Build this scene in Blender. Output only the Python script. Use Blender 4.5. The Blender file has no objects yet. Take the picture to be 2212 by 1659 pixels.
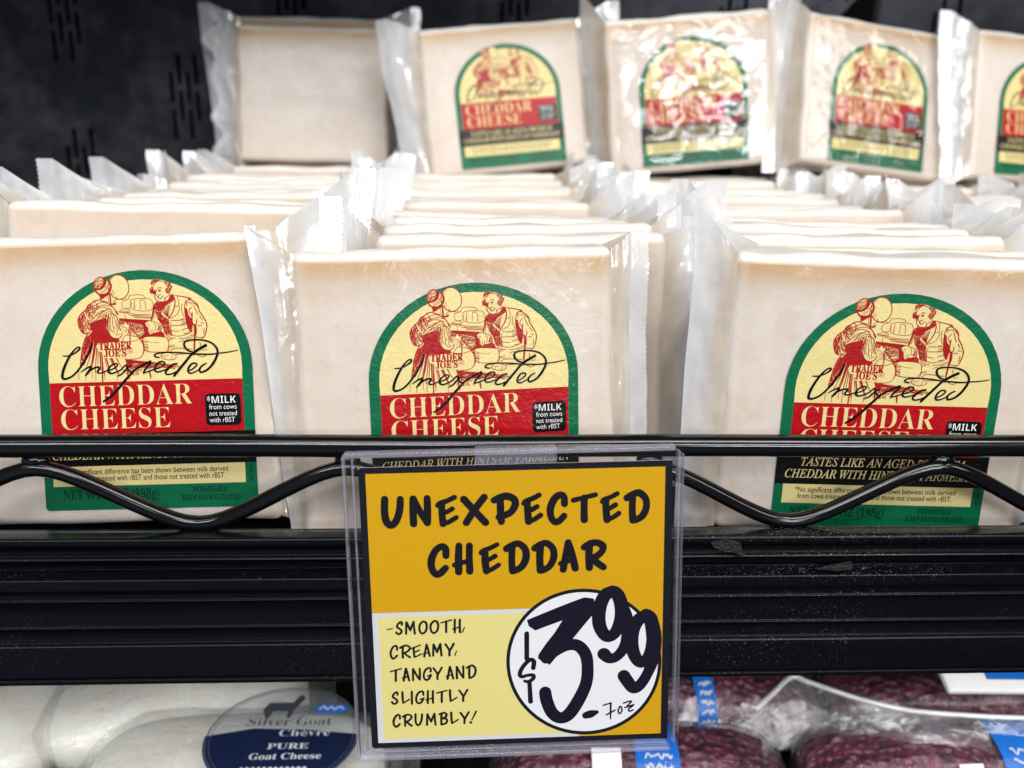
import bpy, bmesh, math, random
import numpy as np
from mathutils import Matrix, Vector, noise as mnoise

random.seed(7)
S = bpy.context.scene
COL = S.collection
R = math.radians

# ------------------------------------------------------------------ camera
W0, H0, FPX = 2212., 1659., 1916.            # working picture size and focal length in its pixels
_p = R(17.5)
_X = np.array([.9988, -.003, -.0486]); _X /= np.linalg.norm(_X)
_Z = np.array([0, math.cos(_p), math.sin(_p)]); _Z -= _X * (_Z @ _X); _Z /= np.linalg.norm(_Z)
_Y = np.cross(_Z, _X)
CM = np.array([_X, _Y, _Z])                  # world = CM @ camera vector
def ray(px, py): return CM @ np.array([(px - W0/2)/FPX, -(py - H0/2)/FPX, -1.])
CP = -ray(1106, 963) * 0.262
def at_y(px, py, y):
    r = ray(px, py); return Vector(CP + r * ((y - CP[1]) / r[1]))
def at_z(px, py, z):
    r = ray(px, py); return Vector(CP + r * ((z - CP[2]) / r[2]))
cam = bpy.data.cameras.new('camera'); cam.sensor_width = 36; cam.lens = 36 * FPX / W0
cam.clip_start = .01; cam.clip_end = 60
cam.dof.use_dof = True; cam.dof.focus_distance = .272; cam.dof.aperture_fstop = 10.5; cam.dof.aperture_blades = 0
co = bpy.data.objects.new('camera', cam); COL.objects.link(co)
m4 = Matrix.Identity(4)
for i in range(3):
    for j in range(3): m4[i][j] = CM[i][j]
    m4[i][3] = CP[i]
co.matrix_world = m4; S.camera = co

# ------------------------------------------------------------------ light
wd = bpy.data.worlds.new('World'); S.world = wd; wd.use_nodes = True
_b = wd.node_tree.nodes['Background']; _n = wd.node_tree.nodes.new; _l = wd.node_tree.links.new
_b.inputs[0].default_value = (.78, .88, 1, 1)
# the dim store around, with a glow from below left added to sheen the channel
_tc = _n('ShaderNodeTexCoord'); _dp = _n('ShaderNodeVectorMath'); _dp.operation = 'DOT_PRODUCT'; _dp.inputs[1].default_value = (-.62, -.45, -.64)
_mr = _n('ShaderNodeMapRange'); _mr.inputs['From Min'].default_value = .15; _mr.inputs['From Max'].default_value = 1.; _mr.inputs['To Min'].default_value = .022; _mr.inputs['To Max'].default_value = .30
_l(_tc.outputs['Generated'], _dp.inputs[0]); _l(_dp.outputs['Value'], _mr.inputs['Value']); _l(_mr.outputs[0], _b.inputs[1])
def area(name, loc, aim, sx, sy, power, col=(1, .97, .93)):
    l = bpy.data.lights.new(name, 'AREA'); l.shape = 'RECTANGLE'; l.size = sx; l.size_y = sy; l.energy = power; l.color = col
    o = bpy.data.objects.new(name, l); COL.objects.link(o); o.location = loc
    o.rotation_euler = (Vector(aim) - Vector(loc)).to_track_quat('-Z', 'Y').to_euler()
area('strip_light', (0, -.26, .62), (0, .06, 0), 1.3, .10, 1.45, (1, .985, .96))
area('ceiling_light', (.5, -1.5, 2.3), (0, 0, 0), 2.6, .5, 46, (1, .95, .90))
area('ceiling_light', (-1.2, -3.2, 2.6), (0, 0, 0), 2.6, .4, 70, (.94, .97, 1))
area('ceiling_light', (1.6, -4.2, 2.4), (0, 0, .1), 2.4, .4, 60, (.96, .98, 1))
area('ceiling_light', (3.2, -2.6, 2.3), (0, 0, 0), .5, 1.4, 22, (1, .97, .93))  # small lamp added to throw glints on the fourth upper pack
area('ceiling_light', (3.4, -8.5, 2.2), (0, 0, 0), 2.2, .7, 150, (.97, .98, 1))  # low distant lamp added for glare on the labels
area('strip_light', (0, .004, -.080), (0, .06, -.2), 1.0, .02, .42, (1, .985, .96))  # fill added under the shelf lip to brighten the lower products
S.view_settings.view_transform = 'Standard'; S.view_settings.look = 'None'
S.view_settings.exposure = 0.10; S.view_settings.gamma = 1; S.view_settings.use_curve_mapping = False
S.cycles.use_denoising = True
S.cycles.max_bounces = 10; S.cycles.transparent_max_bounces = 32; S.cycles.diffuse_bounces = 4
S.cycles.caustics_reflective = False; S.cycles.caustics_refractive = False
S.cycles.sample_clamp_indirect = 6

# ------------------------------------------------------------------ helpers
def link(o, parent=None):
    COL.objects.link(o)
    if parent is not None: o.parent = parent
    return o
def obj(name, me, parent=None): return link(bpy.data.objects.new(name, me), parent)
def tag(o, label=None, cat=None, group=None, kind=None):
    if label: o['label'] = label
    if cat: o['category'] = cat
    if group: o['group'] = group
    if kind: o['kind'] = kind
    return o
def empty(name, loc=(0, 0, 0), mat=None):
    o = bpy.data.objects.new(name, None); o.empty_display_size = .01; COL.objects.link(o); o.location = loc
    if mat is not None: o.matrix_world = mat
    return o
def mesh_from(name, verts, faces, mats, fmat=None, smooth=True):
    me = bpy.data.meshes.new(name); me.from_pydata([tuple(v) for v in verts], [], faces)
    for m in mats: me.materials.append(m)
    if fmat is not None: me.polygons.foreach_set('material_index', fmat)
    if smooth: me.polygons.foreach_set('use_smooth', [True] * len(me.polygons))
    me.update(); return me
def bm_mesh(name, bm, mats, smooth=True):
    me = bpy.data.meshes.new(name); bm.normal_update(); bm.to_mesh(me); bm.free()
    for m in mats: me.materials.append(m)
    if smooth: me.polygons.foreach_set('use_smooth', [True] * len(me.polygons))
    return me
def box_bm(x0, x1, y0, y1, z0, z1, bev=0, seg=2, bm=None):
    b = bm or bmesh.new()
    r = bmesh.ops.create_cube(b, size=1)
    for v in r['verts']:
        v.co = Vector(((x0 + x1)/2 + v.co.x*(x1 - x0), (y0 + y1)/2 + v.co.y*(y1 - y0), (z0 + z1)/2 + v.co.z*(z1 - z0)))
    if bev:
        es = list({e for v in r['verts'] for e in v.link_edges})
        bmesh.ops.bevel(b, geom=es, offset=bev, segments=seg, affect='EDGES', profile=.5)
    return b
def catmull(P, n=6, closed=False):
    P = [tuple(p) for p in P]
    if len(P) < 3: return P
    Q = ([P[-1]] + P + [P[0], P[1]]) if closed else ([P[0]] + P + [P[-1]])
    out = []
    for i in range(1, len(Q) - 2):
        a, b, c, d = [np.array(q, float) for q in Q[i-1:i+3]]
        for k in range(n):
            t = k / n
            out.append(tuple(.5*((2*b) + (c - a)*t + (2*a - 5*b + 4*c - d)*t*t + (3*b - a - 3*c + d)*t**3)))
    if not closed: out.append(P[-1])
    return out
def tube(name, pts, r, mat, parent=None, seg=14, rf=None):
    pts = [Vector(p) for p in pts]; vs = []; fs = []
    for i, p in enumerate(pts):
        t = (pts[min(i+1, len(pts)-1)] - pts[max(i-1, 0)]).normalized()
        a = t.cross(Vector((0, 1, 0)));
        if a.length < 1e-4: a = t.cross(Vector((0, 0, 1)))
        a.normalize(); b = t.cross(a); rr = rf(i) if rf else r
        for k in range(seg):
            w = 2*math.pi*k/seg; vs.append(p + a*math.cos(w)*rr + b*math.sin(w)*rr)
    for i in range(len(pts)-1):
        for k in range(seg): fs.append((i*seg+k, i*seg+(k+1) % seg, (i+1)*seg+(k+1) % seg, (i+1)*seg+k))
    fs.append(tuple(range(seg-1, -1, -1))); fs.append(tuple((len(pts)-1)*seg+k for k in range(seg)))
    me = mesh_from(name, vs, fs, [mat])
    return obj(name, me, parent)

# ------------------------------------------------------------------ materials
class NT:
    def __init__(s, name):
        s.m = bpy.data.materials.new(name); s.m.use_nodes = True; s.t = s.m.node_tree; s.t.nodes.clear()
        s.out = s.t.nodes.new('ShaderNodeOutputMaterial')
    def n(s, typ, **kw):
        x = s.t.nodes.new('ShaderNode' + typ)
        for k, v in kw.items():
            if k.startswith('i_'):
                key = k[2:]; key = int(key) if key.isdigit() else key.replace('_', ' ')
                if isinstance(v, bpy.types.NodeSocket): s.t.links.new(v, x.inputs[key])
                else: x.inputs[key].default_value = v
            else: setattr(x, k, v)
        return x
    def l(s, a, b): s.t.links.new(a, b)
    def math(s, op, a, b=None, c=None, clamp=False):
        x = s.n('Math', operation=op, use_clamp=clamp)
        for i, v in enumerate((a, b, c)):
            if v is None: continue
            if isinstance(v, bpy.types.NodeSocket): s.l(v, x.inputs[i])
            else: x.inputs[i].default_value = v
        return x.outputs[0]
    def mix(s, f, a, b, blend='MIX'):
        x = s.n('Mix', data_type='RGBA', blend_type=blend)
        for i, v in ((0, f), (6, a), (7, b)):
            if isinstance(v, bpy.types.NodeSocket): s.l(v, x.inputs[i])
            else: x.inputs[i].default_value = (*v, 1) if isinstance(v, tuple) and len(v) == 3 else v
        return x.outputs[2]
    def ramp(s, f, stops, interp='LINEAR'):
        x = s.n('ValToRGB'); x.color_ramp.interpolation = interp
        e = x.color_ramp.elements
        while len(e) < len(stops): e.new(.5)
        for q, (p, c) in zip(e, stops):
            q.position = p; q.color = (*c, 1) if isinstance(c, tuple) else (c, c, c, 1)
        s.l(f, x.inputs[0]); return x.outputs[0]
    def noise(s, scale, detail=3, rough=.5, vec=None, dist=0):
        x = s.n('TexNoise', i_Scale=scale, i_Detail=detail, i_Roughness=rough, i_Distortion=dist)
        if vec is not None: s.l(vec, x.inputs['Vector'])
        return x.outputs['Fac']
    def vec(s, which='Object', scale=None, offset_random=False):
        c = s.n('TexCoord').outputs[which]
        if offset_random:
            oi = s.n('ObjectInfo'); v = s.n('VectorMath', operation='SCALE'); v.inputs[0].default_value = (3, 5, 7); s.l(oi.outputs['Random'], v.inputs['Scale'])
            a = s.n('VectorMath', operation='ADD'); s.l(c, a.inputs[0]); s.l(v.outputs[0], a.inputs[1]); c = a.outputs[0]
        if scale:
            mp = s.n('Mapping'); mp.inputs['Scale'].default_value = scale; s.l(c, mp.inputs[0]); c = mp.outputs[0]
        return c
    def bsdf(s, **kw):
        b = s.n('BsdfPrincipled', **kw); s.l(b.outputs[0], s.out.inputs[0]); return b
    def bump(s, h, strength=.3, dist=.0005):
        x = s.n('Bump', i_Strength=strength, i_Distance=dist); s.l(h, x.inputs['Height']); return x.outputs[0]

def mat_plain(name, col, rough=.5, metal=0, spec=.5, coat=0, bump=None):
    t = NT(name); b = t.bsdf(i_Base_Color=(*col, 1), i_Roughness=rough, i_Metallic=metal)
    b.inputs['Specular IOR Level'].default_value = spec; b.inputs['Coat Weight'].default_value = coat
    if bump:
        t.l(t.bump(t.noise(bump[0], 3, .5, t.vec()), bump[1], bump[2]), b.inputs['Normal'])
    return t.m

CW, CH, CT = .100, .0895, .021        # cheese block size
def mat_cheese(name='wrapped_cheddar', bandf=1.):
    t = NT(name); v = t.vec('Object'); vr = t.vec('Object', offset_random=True)
    sep = t.n('SeparateXYZ'); t.l(v, sep.inputs[0])
    nz = t.noise(60, 4, .6, vr); nb = t.noise(22, 3, .55, vr); nf = t.noise(900, 2, .6, vr)
    # distance below the top edge, wobbled by noise; sets the tan band
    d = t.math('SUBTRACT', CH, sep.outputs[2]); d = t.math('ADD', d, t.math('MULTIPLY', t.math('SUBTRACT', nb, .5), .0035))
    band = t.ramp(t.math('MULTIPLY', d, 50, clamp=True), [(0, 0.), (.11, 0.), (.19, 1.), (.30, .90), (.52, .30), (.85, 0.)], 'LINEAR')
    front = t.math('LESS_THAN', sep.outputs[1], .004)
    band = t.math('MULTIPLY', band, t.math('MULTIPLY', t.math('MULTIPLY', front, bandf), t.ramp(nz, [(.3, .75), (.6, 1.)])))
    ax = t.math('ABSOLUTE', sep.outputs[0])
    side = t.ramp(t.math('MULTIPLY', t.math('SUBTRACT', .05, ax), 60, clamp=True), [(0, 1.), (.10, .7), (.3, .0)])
    sidetan = t.ramp(t.math('MULTIPLY', t.math('SUBTRACT', .05, ax), 60, clamp=True), [(.1, 0.), (.35, .20), (.75, .0)])
    face = t.mix(t.ramp(nz, [(.36, 0.), (.62, 1.)]), (.618, .536, .472), (.668, .607, .563))
    face = t.mix(t.ramp(nb, [(.35, .0), (.68, .6)]), face, (.635, .540, .455))
    face = t.mix(t.ramp(t.noise(130, 4, .65, vr, .8), [(.50, 0.), (.68, .42)]), face, (.56, .455, .35))
    face = t.mix(t.ramp(nf, [(.42, 0.), (.7, .22)]), face, (.68, .62, .555))
    face = t.mix(sidetan, face, (.62, .46, .32))
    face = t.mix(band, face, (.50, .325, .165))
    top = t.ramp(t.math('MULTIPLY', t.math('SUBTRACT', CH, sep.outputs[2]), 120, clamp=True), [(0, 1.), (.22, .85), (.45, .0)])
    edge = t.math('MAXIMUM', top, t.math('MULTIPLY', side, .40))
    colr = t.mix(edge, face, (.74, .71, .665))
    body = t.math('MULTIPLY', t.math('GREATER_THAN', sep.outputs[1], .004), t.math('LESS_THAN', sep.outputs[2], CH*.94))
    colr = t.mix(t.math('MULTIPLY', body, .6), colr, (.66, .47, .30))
    b = t.bsdf(i_Roughness=.42); t.l(colr, b.inputs['Base Color'])
    b.inputs['Subsurface Weight'].default_value = .25; b.inputs['Subsurface Radius'].default_value = (.004, .0025, .0012); b.inputs['Subsurface Scale'].default_value = 1
    b.inputs['Specular IOR Level'].default_value = .35
    b.inputs['Coat Weight'].default_value = .35; b.inputs['Coat Roughness'].default_value = .16; b.inputs['Coat IOR'].default_value = 1.4
    t.l(t.bump(t.math('ADD', t.noise(55, 4, .55, vr, 1.0), t.math('MULTIPLY', t.noise(300, 2, .5, vr), .15)), .6, .002), b.inputs['Coat Normal'])
    h = t.math('ADD', t.math('MULTIPLY', nz, .8), t.math('MULTIPLY', t.noise(240, 3, .6, vr), .5))
    h = t.math('ADD', h, t.math('MULTIPLY', nf, .15))
    t.l(t.bump(h, .30, .0009), b.inputs['Normal'])
    return t.m
def mat_film(name, lo, hi, tint=(.93, .95, .98), gloss=.12, streak=(500, 500, 12), warm=-1.):
    t = NT(name); v = t.vec('Object', scale=streak, offset_random=True)
    n1 = t.noise(1, 4, .6, v); n2 = t.noise(55, 3, .6, t.vec('Object', offset_random=True))
    op = t.ramp(t.math('ADD', t.math('MULTIPLY', n1, .5), t.math('MULTIPLY', n2, .5)), [(.36, lo), (.64, hi)])
    d = t.n('BsdfDiffuse'); tr = t.n('BsdfTranslucent'); sx = t.n('SeparateXYZ'); t.l(t.vec('Object'), sx.inputs[0])
    away = t.math('MULTIPLY', t.math('SUBTRACT', t.math('ABSOLUTE', sx.outputs[0]), warm), 130, clamp=True)
    tc = t.mix(away, (.86, .745, .62), tint)                  # peach of the cheese showing through, put into the film colour near the block
    t.l(tc, d.inputs['Color']); t.l(tc, tr.inputs['Color'])
    g = t.n('BsdfGlossy', i_Color=(1, 1, 1, 1), i_Roughness=.17); tp = t.n('BsdfTransparent', i_Color=(1, 1, 1, 1))
    bp = t.bump(t.math('ADD', n2, t.math('MULTIPLY', n1, .6)), .55, .002)
    for x in (d, tr, g): t.l(bp, x.inputs['Normal'])
    a = t.n('MixShader', i_0=.27); t.l(d.outputs[0], a.inputs[1]); t.l(tr.outputs[0], a.inputs[2])
    a2 = t.n('MixShader', i_0=gloss); t.l(a.outputs[0], a2.inputs[1]); t.l(g.outputs[0], a2.inputs[2])
    c = t.n('MixShader'); t.l(op, c.inputs[0]); t.l(tp.outputs[0], c.inputs[1]); t.l(a2.outputs[0], c.inputs[2])
    t.l(c.outputs[0], t.out.inputs[0]); return t.m
def mat_clear(name, haze=.05, rough=.06, tint=(1, 1, 1), fres=1.45, bump=None, hazecol=(.85, .87, .95)):
    t = NT(name)
    g = t.n('BsdfGlossy', i_Roughness=rough); tp = t.n('BsdfTransparent', i_Color=(*tint, 1)); d = t.n('BsdfDiffuse', i_Color=(*hazecol, 1))
    f = t.n('LayerWeight', i_Blend=.5)
    if bump:
        bn = t.bump(t.noise(bump[0], 4, .6, t.vec('Object', offset_random=True), bump[3] if len(bump) > 3 else 0), bump[1], bump[2])
        t.l(bn, g.inputs['Normal']); t.l(bn, f.inputs['Normal'])
    f0 = ((fres - 1)/(fres + 1))**2
    fr = t.math('MULTIPLY_ADD', t.math('POWER', f.outputs['Facing'], 5.), 1 - f0, f0)
    a = t.n('MixShader'); t.l(fr, a.inputs[0]); t.l(tp.outputs[0], a.inputs[1]); t.l(g.outputs[0], a.inputs[2])
    c = t.n('MixShader', i_0=haze); t.l(a.outputs[0], c.inputs[1]); t.l(d.outputs[0], c.inputs[2])
    t.l(c.outputs[0], t.out.inputs[0]); return t.m
def mat_print(name, col, rough=.26, bumps=(700, .32, .0006), spec=.30):
    t = NT(name); v = t.vec('Object', offset_random=True)
    b = t.bsdf(i_Base_Color=(*col, 1), i_Roughness=rough); b.inputs['Specular IOR Level'].default_value = spec
    h = t.math('ADD', t.noise(bumps[0], 3, .6, v, .6), t.math('MULTIPLY', t.noise(45, 3, .5, v), 4.5))
    t.l(t.bump(h, bumps[1], bumps[2]), b.inputs['Normal']); return t.m
def mat_black(name, base=(.012, .012, .014), rough=.22, dust=.5, scratch=False):
    t = NT(name); v = t.vec('Object')
    geo = t.n('NewGeometry'); sp = t.n('SeparateXYZ'); t.l(geo.outputs['Normal'], sp.inputs[0])
    up = t.math('MULTIPLY', t.math('ADD', sp.outputs[2], .12), 1.1, clamp=True)
    n1 = t.noise(1500, 2, .7, v); n2 = t.noise(16, 4, .6, v)
    sx = t.n('SeparateXYZ'); t.l(v, sx.inputs[0])
    side = t.ramp(t.math('ADD', t.math('MULTIPLY', sx.outputs[0], 3.0), .5, clamp=True), [(.2, .35), (.8, 1.)])
    spec = t.math('MULTIPLY', t.ramp(n1, [(.62, 0.), (.72, 1.)]), t.ramp(n2, [(.44, .0), (.62, 1.)]))
    film = t.math('MULTIPLY', t.ramp(t.noise(220, 4, .7, v), [(.50, 0.), (.85, .09)]), up)
    dm = t.math('MULTIPLY', t.math('ADD', t.math('MULTIPLY', spec, t.math('ADD', t.math('MULTIPLY', up, 2.6), .08)), film), dust, clamp=True)
    dm = t.math('MULTIPLY', dm, side)
    col = t.mix(dm, base, (.30, .29, .27))
    b = t.bsdf(); t.l(col, b.inputs['Base Color'])
    b.inputs['Specular IOR Level'].default_value = .18 if not scratch else .5
    t.l(t.math('ADD', t.math('MULTIPLY', dm, .5), t.ramp(t.noise(40, 4, .6, v), [(.3, rough*.8), (.7, rough*1.35)])), b.inputs['Roughness'])
    if scratch:
        sc = t.noise(1, 4, .65, t.vec('Object', scale=(60, 900, 900)))
        t.l(t.bump(sc, .03, .0003), b.inputs['Normal'])
    else:
        t.l(t.bump(t.noise(700, 2, .5, v), .06, .0004), b.inputs['Normal'])
    return t.m

M_CHEESE = mat_cheese(); M_CHEESE_ROW = mat_cheese('wrapped_cheddar_faint_band', .28)  # row packs get a fainter tan band
M_FILM = mat_film('milky_film', .54, .86, tint=(.975, .98, .99), gloss=.16, streak=(35, 35, 35), warm=.0505)
M_CRIMP = mat_film('crimped_film', .62, .90, tint=(.97, .975, .99), gloss=.2, streak=(120, 120, 60))
M_GREEN = mat_print('label_green', (.003, .125, .052))
M_CREAM = mat_print('label_cream', (.72, .60, .265))
M_RED = mat_print('label_red', (.40, .004, .009))
M_INK = mat_print('label_ink_red', (.35, .010, .010))
M_BLACK = mat_print('label_black', (.004, .0035, .0035))
M_WHITE = mat_print('label_white', (.78, .78, .78))
M_GREENINK = mat_print('label_dark_green', (.003, .035, .016))
LAB = [M_GREEN, M_CREAM, M_RED, M_INK, M_BLACK, M_WHITE, M_GREENINK]
G, C_, RD, INK, BK, WH, GI = range(7)
M_RAIL = mat_black('black_enamel', (.004, .004, .005), .12, .03, True)
M_CHAN = mat_black('black_plastic', (.0025, .003, .005), .19, .36)
M_DECK = mat_black('shelf_black', (.006, .006, .007), .5, .3)

# ------------------------------------------------------------------ printing: flat shapes a hair above each other
class Print:
    """Flat printed shapes in a plane: x right, z up, each shape a little further out (-y)."""
    def __init__(s): s.v = []; s.f = []; s.m = []; s.k = 0
    def lay(s, layer): return layer*2.0e-5 + (s.k % 17)*9e-7
    def poly(s, P, mat, layer):
        s.k += 1; h = s.lay(layer)
        # triangulate by ear clipping through bmesh
        bm = bmesh.new(); vs = [bm.verts.new((p[0], 0, p[1])) for p in P]
        try: f = bm.faces.new(vs)
        except ValueError: bm.free(); return
        f.normal_update(); bmesh.ops.triangulate(bm, faces=[f]); bm.verts.index_update()
        b = len(s.v); s.v += [(v.co.x, -h, v.co.z) for v in bm.verts]
        bm.normal_update()
        for f in bm.faces:
            ix = [v.index + b for v in f.verts]
            if f.normal.y > 0: ix.reverse()
            s.f.append(ix); s.m.append(mat)
        bm.free()
    def stroke(s, P, w, mat, layer, cap=True):
        """P: 2D points, w: width (number or one per point)."""
        s.k += 1; h0 = s.lay(layer); n = len(P)
        if n < 2: return
        P = np.array(P, float); w = np.full(n, float(w)) if np.isscalar(w) else np.interp(np.linspace(0, 1, n), np.linspace(0, 1, len(w)), w)
        d = np.gradient(P, axis=0); L = np.linalg.norm(d, axis=1); L[L < 1e-9] = 1e-9; d /= L[:, None]
        nn = np.stack([-d[:, 1], d[:, 0]], 1); b = len(s.v); dz = 1.2e-5 / n
        for i in range(n):
            h = h0 + i*dz
            a = P[i] + nn[i]*w[i]/2; c = P[i] - nn[i]*w[i]/2
            s.v += [(a[0], -h, a[1]), (c[0], -h, c[1])]
        for i in range(n-1):
            q = b + 2*i; s.f.append([q, q+1, q+3, q+2]); s.m.append(mat)
        if cap:
            for i, sg in ((0, -1), (n-1, 1)):
                h = h0 + i*dz + (1.5e-6 if sg > 0 else 0); c = len(s.v); a0 = math.atan2(nn[i][1], nn[i][0])
                s.v.append((P[i][0], -h, P[i][1]))
                for k in range(7):
                    a = a0 - sg*math.pi*k/6
                    s.v.append((P[i][0] + math.cos(a)*w[i]/2, -h, P[i][1] + math.sin(a)*w[i]/2))
                for k in range(6):
                    t = [c, c+1+k, c+2+k]
                    if sg > 0: t.reverse()
                    s.f.append(t); s.m.append(mat)
    def line(s, P, w, mat, layer, n=5, cap=True): s.stroke(catmull(P, n), w, mat, layer, cap)
    def rect(s, x0, z0, x1, z1, mat, layer, r=0):
        if r <= 0: return s.poly([(x0, z0), (x1, z0), (x1, z1), (x0, z1)], mat, layer)
        P = []
        for cx, cz, a0 in ((x1-r, z0+r, -90), (x1-r, z1-r, 0), (x0+r, z1-r, 90), (x0+r, z0+r, 180)):
            P += [(cx + r*math.cos(R(a0+k*15)), cz + r*math.sin(R(a0+k*15))) for k in range(7)]
        s.poly(P, mat, layer)
    def hatch(s, poly, ang, gap, w, mat, layer, seed=0, wob=.0, miss=.15, T=None):
        """engraver's hatching: broken wavy lines clipped to a polygon"""
        rg = random.Random(seed); P = np.array(poly, float); ca, sa = math.cos(ang), math.sin(ang)
        Q = np.stack([P[:, 0]*ca + P[:, 1]*sa, -P[:, 0]*sa + P[:, 1]*ca], 1)
        y = Q[:, 1].min() + gap/2
        while y < Q[:, 1].max():
            xs = []
            for i in range(len(Q)):
                a, b = Q[i], Q[(i+1) % len(Q)]
                if (a[1] > y) != (b[1] > y): xs.append(a[0] + (y - a[1])/(b[1] - a[1])*(b[0] - a[0]))
            xs.sort()
            for i in range(0, len(xs) - 1, 2):
                x = xs[i]
                while x < xs[i+1]:
                    e = min(xs[i+1], x + rg.uniform(2.5, 9)*gap)
                    if rg.random() > miss and e - x > gap*.4:
                        pts = []
                        for k in range(4):
                            u = x + (e - x)*k/3; v = y + rg.uniform(-1, 1)*wob*gap
                            pts.append((u*ca - v*sa, u*sa + v*ca))
                        s.stroke(pts, w*rg.uniform(.6, 1.25), mat, layer, False)
                    x = e + rg.uniform(.2, 1.2)*gap
            y += gap*rg.uniform(.85, 1.15)
    def text(s, body, x0, zb, width, cap, mat, layer, style=None, weight=0, shear=0, rot=0, height_ref='H'):
        V, F = glyphs(styled(body, style), weight, shear); hv, _ = glyphs(styled(height_ref, style), weight, shear)
        if not len(V): return
        V = np.array(V); hh = np.array(hv)[:, 1].max()
        xa, xb = V[:, 0].min(), V[:, 0].max(); fx = width/(xb - xa); fz = cap/hh
        s.k += 1; h = s.lay(layer); b = len(s.v)
        for p in V:
            x = (p[0] - xa)*fx; z = p[1]*fz
            c, sn = math.cos(rot), math.sin(rot)
            s.v.append((x0 + x*c - z*sn, -h, zb + x*sn + z*c))
        for f in F: s.f.append([i + b for i in f]); s.m.append(mat)
    def mesh(s, name, mats, thick=None):
        V = np.array(s.v); F = s.f
        me = mesh_from(name, V, F, mats, s.m, smooth=False)
        return me
def styled(t, style):
    base = {'bold': 0x1D400, 'italic': 0x1D434, 'bolditalic': 0x1D468, 'sans_bold': 0x1D5D4}.get(style)
    if not base: return t
    o = ''
    for ch in t:
        if 'A' <= ch <= 'Z': o += chr(base + ord(ch) - 65)
        elif 'a' <= ch <= 'z': o += chr(base + 26 + ord(ch) - 97) if not (style == 'italic' and ch == 'h') else 'h'
        elif '0' <= ch <= '9' and style == 'bold': o += chr(0x1D7CE + ord(ch) - 48)
        else: o += ch
    return o
_gc = {}
def glyphs(body, weight=0, shear=0):
    key = (body, weight, shear)
    if key in _gc: return _gc[key]
    cu = bpy.data.curves.new('lettering', 'FONT'); cu.body = body; cu.size = 1; cu.offset = weight; cu.shear = shear; cu.resolution_u = 4
    o = bpy.data.objects.new('lettering', cu); COL.objects.link(o)
    dg = bpy.context.evaluated_depsgraph_get(); dg.update()
    ev = o.evaluated_get(dg); me = ev.to_mesh()
    V = [tuple(v.co) for v in me.vertices]; F = []
    for p in me.polygons:
        ix = list(p.vertices)
        if p.normal.z < 0: ix.reverse()
        F.append(ix)
    ev.to_mesh_clear(); bpy.data.objects.remove(o); bpy.data.curves.remove(cu)
    _gc[key] = (V, F); return V, F

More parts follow.
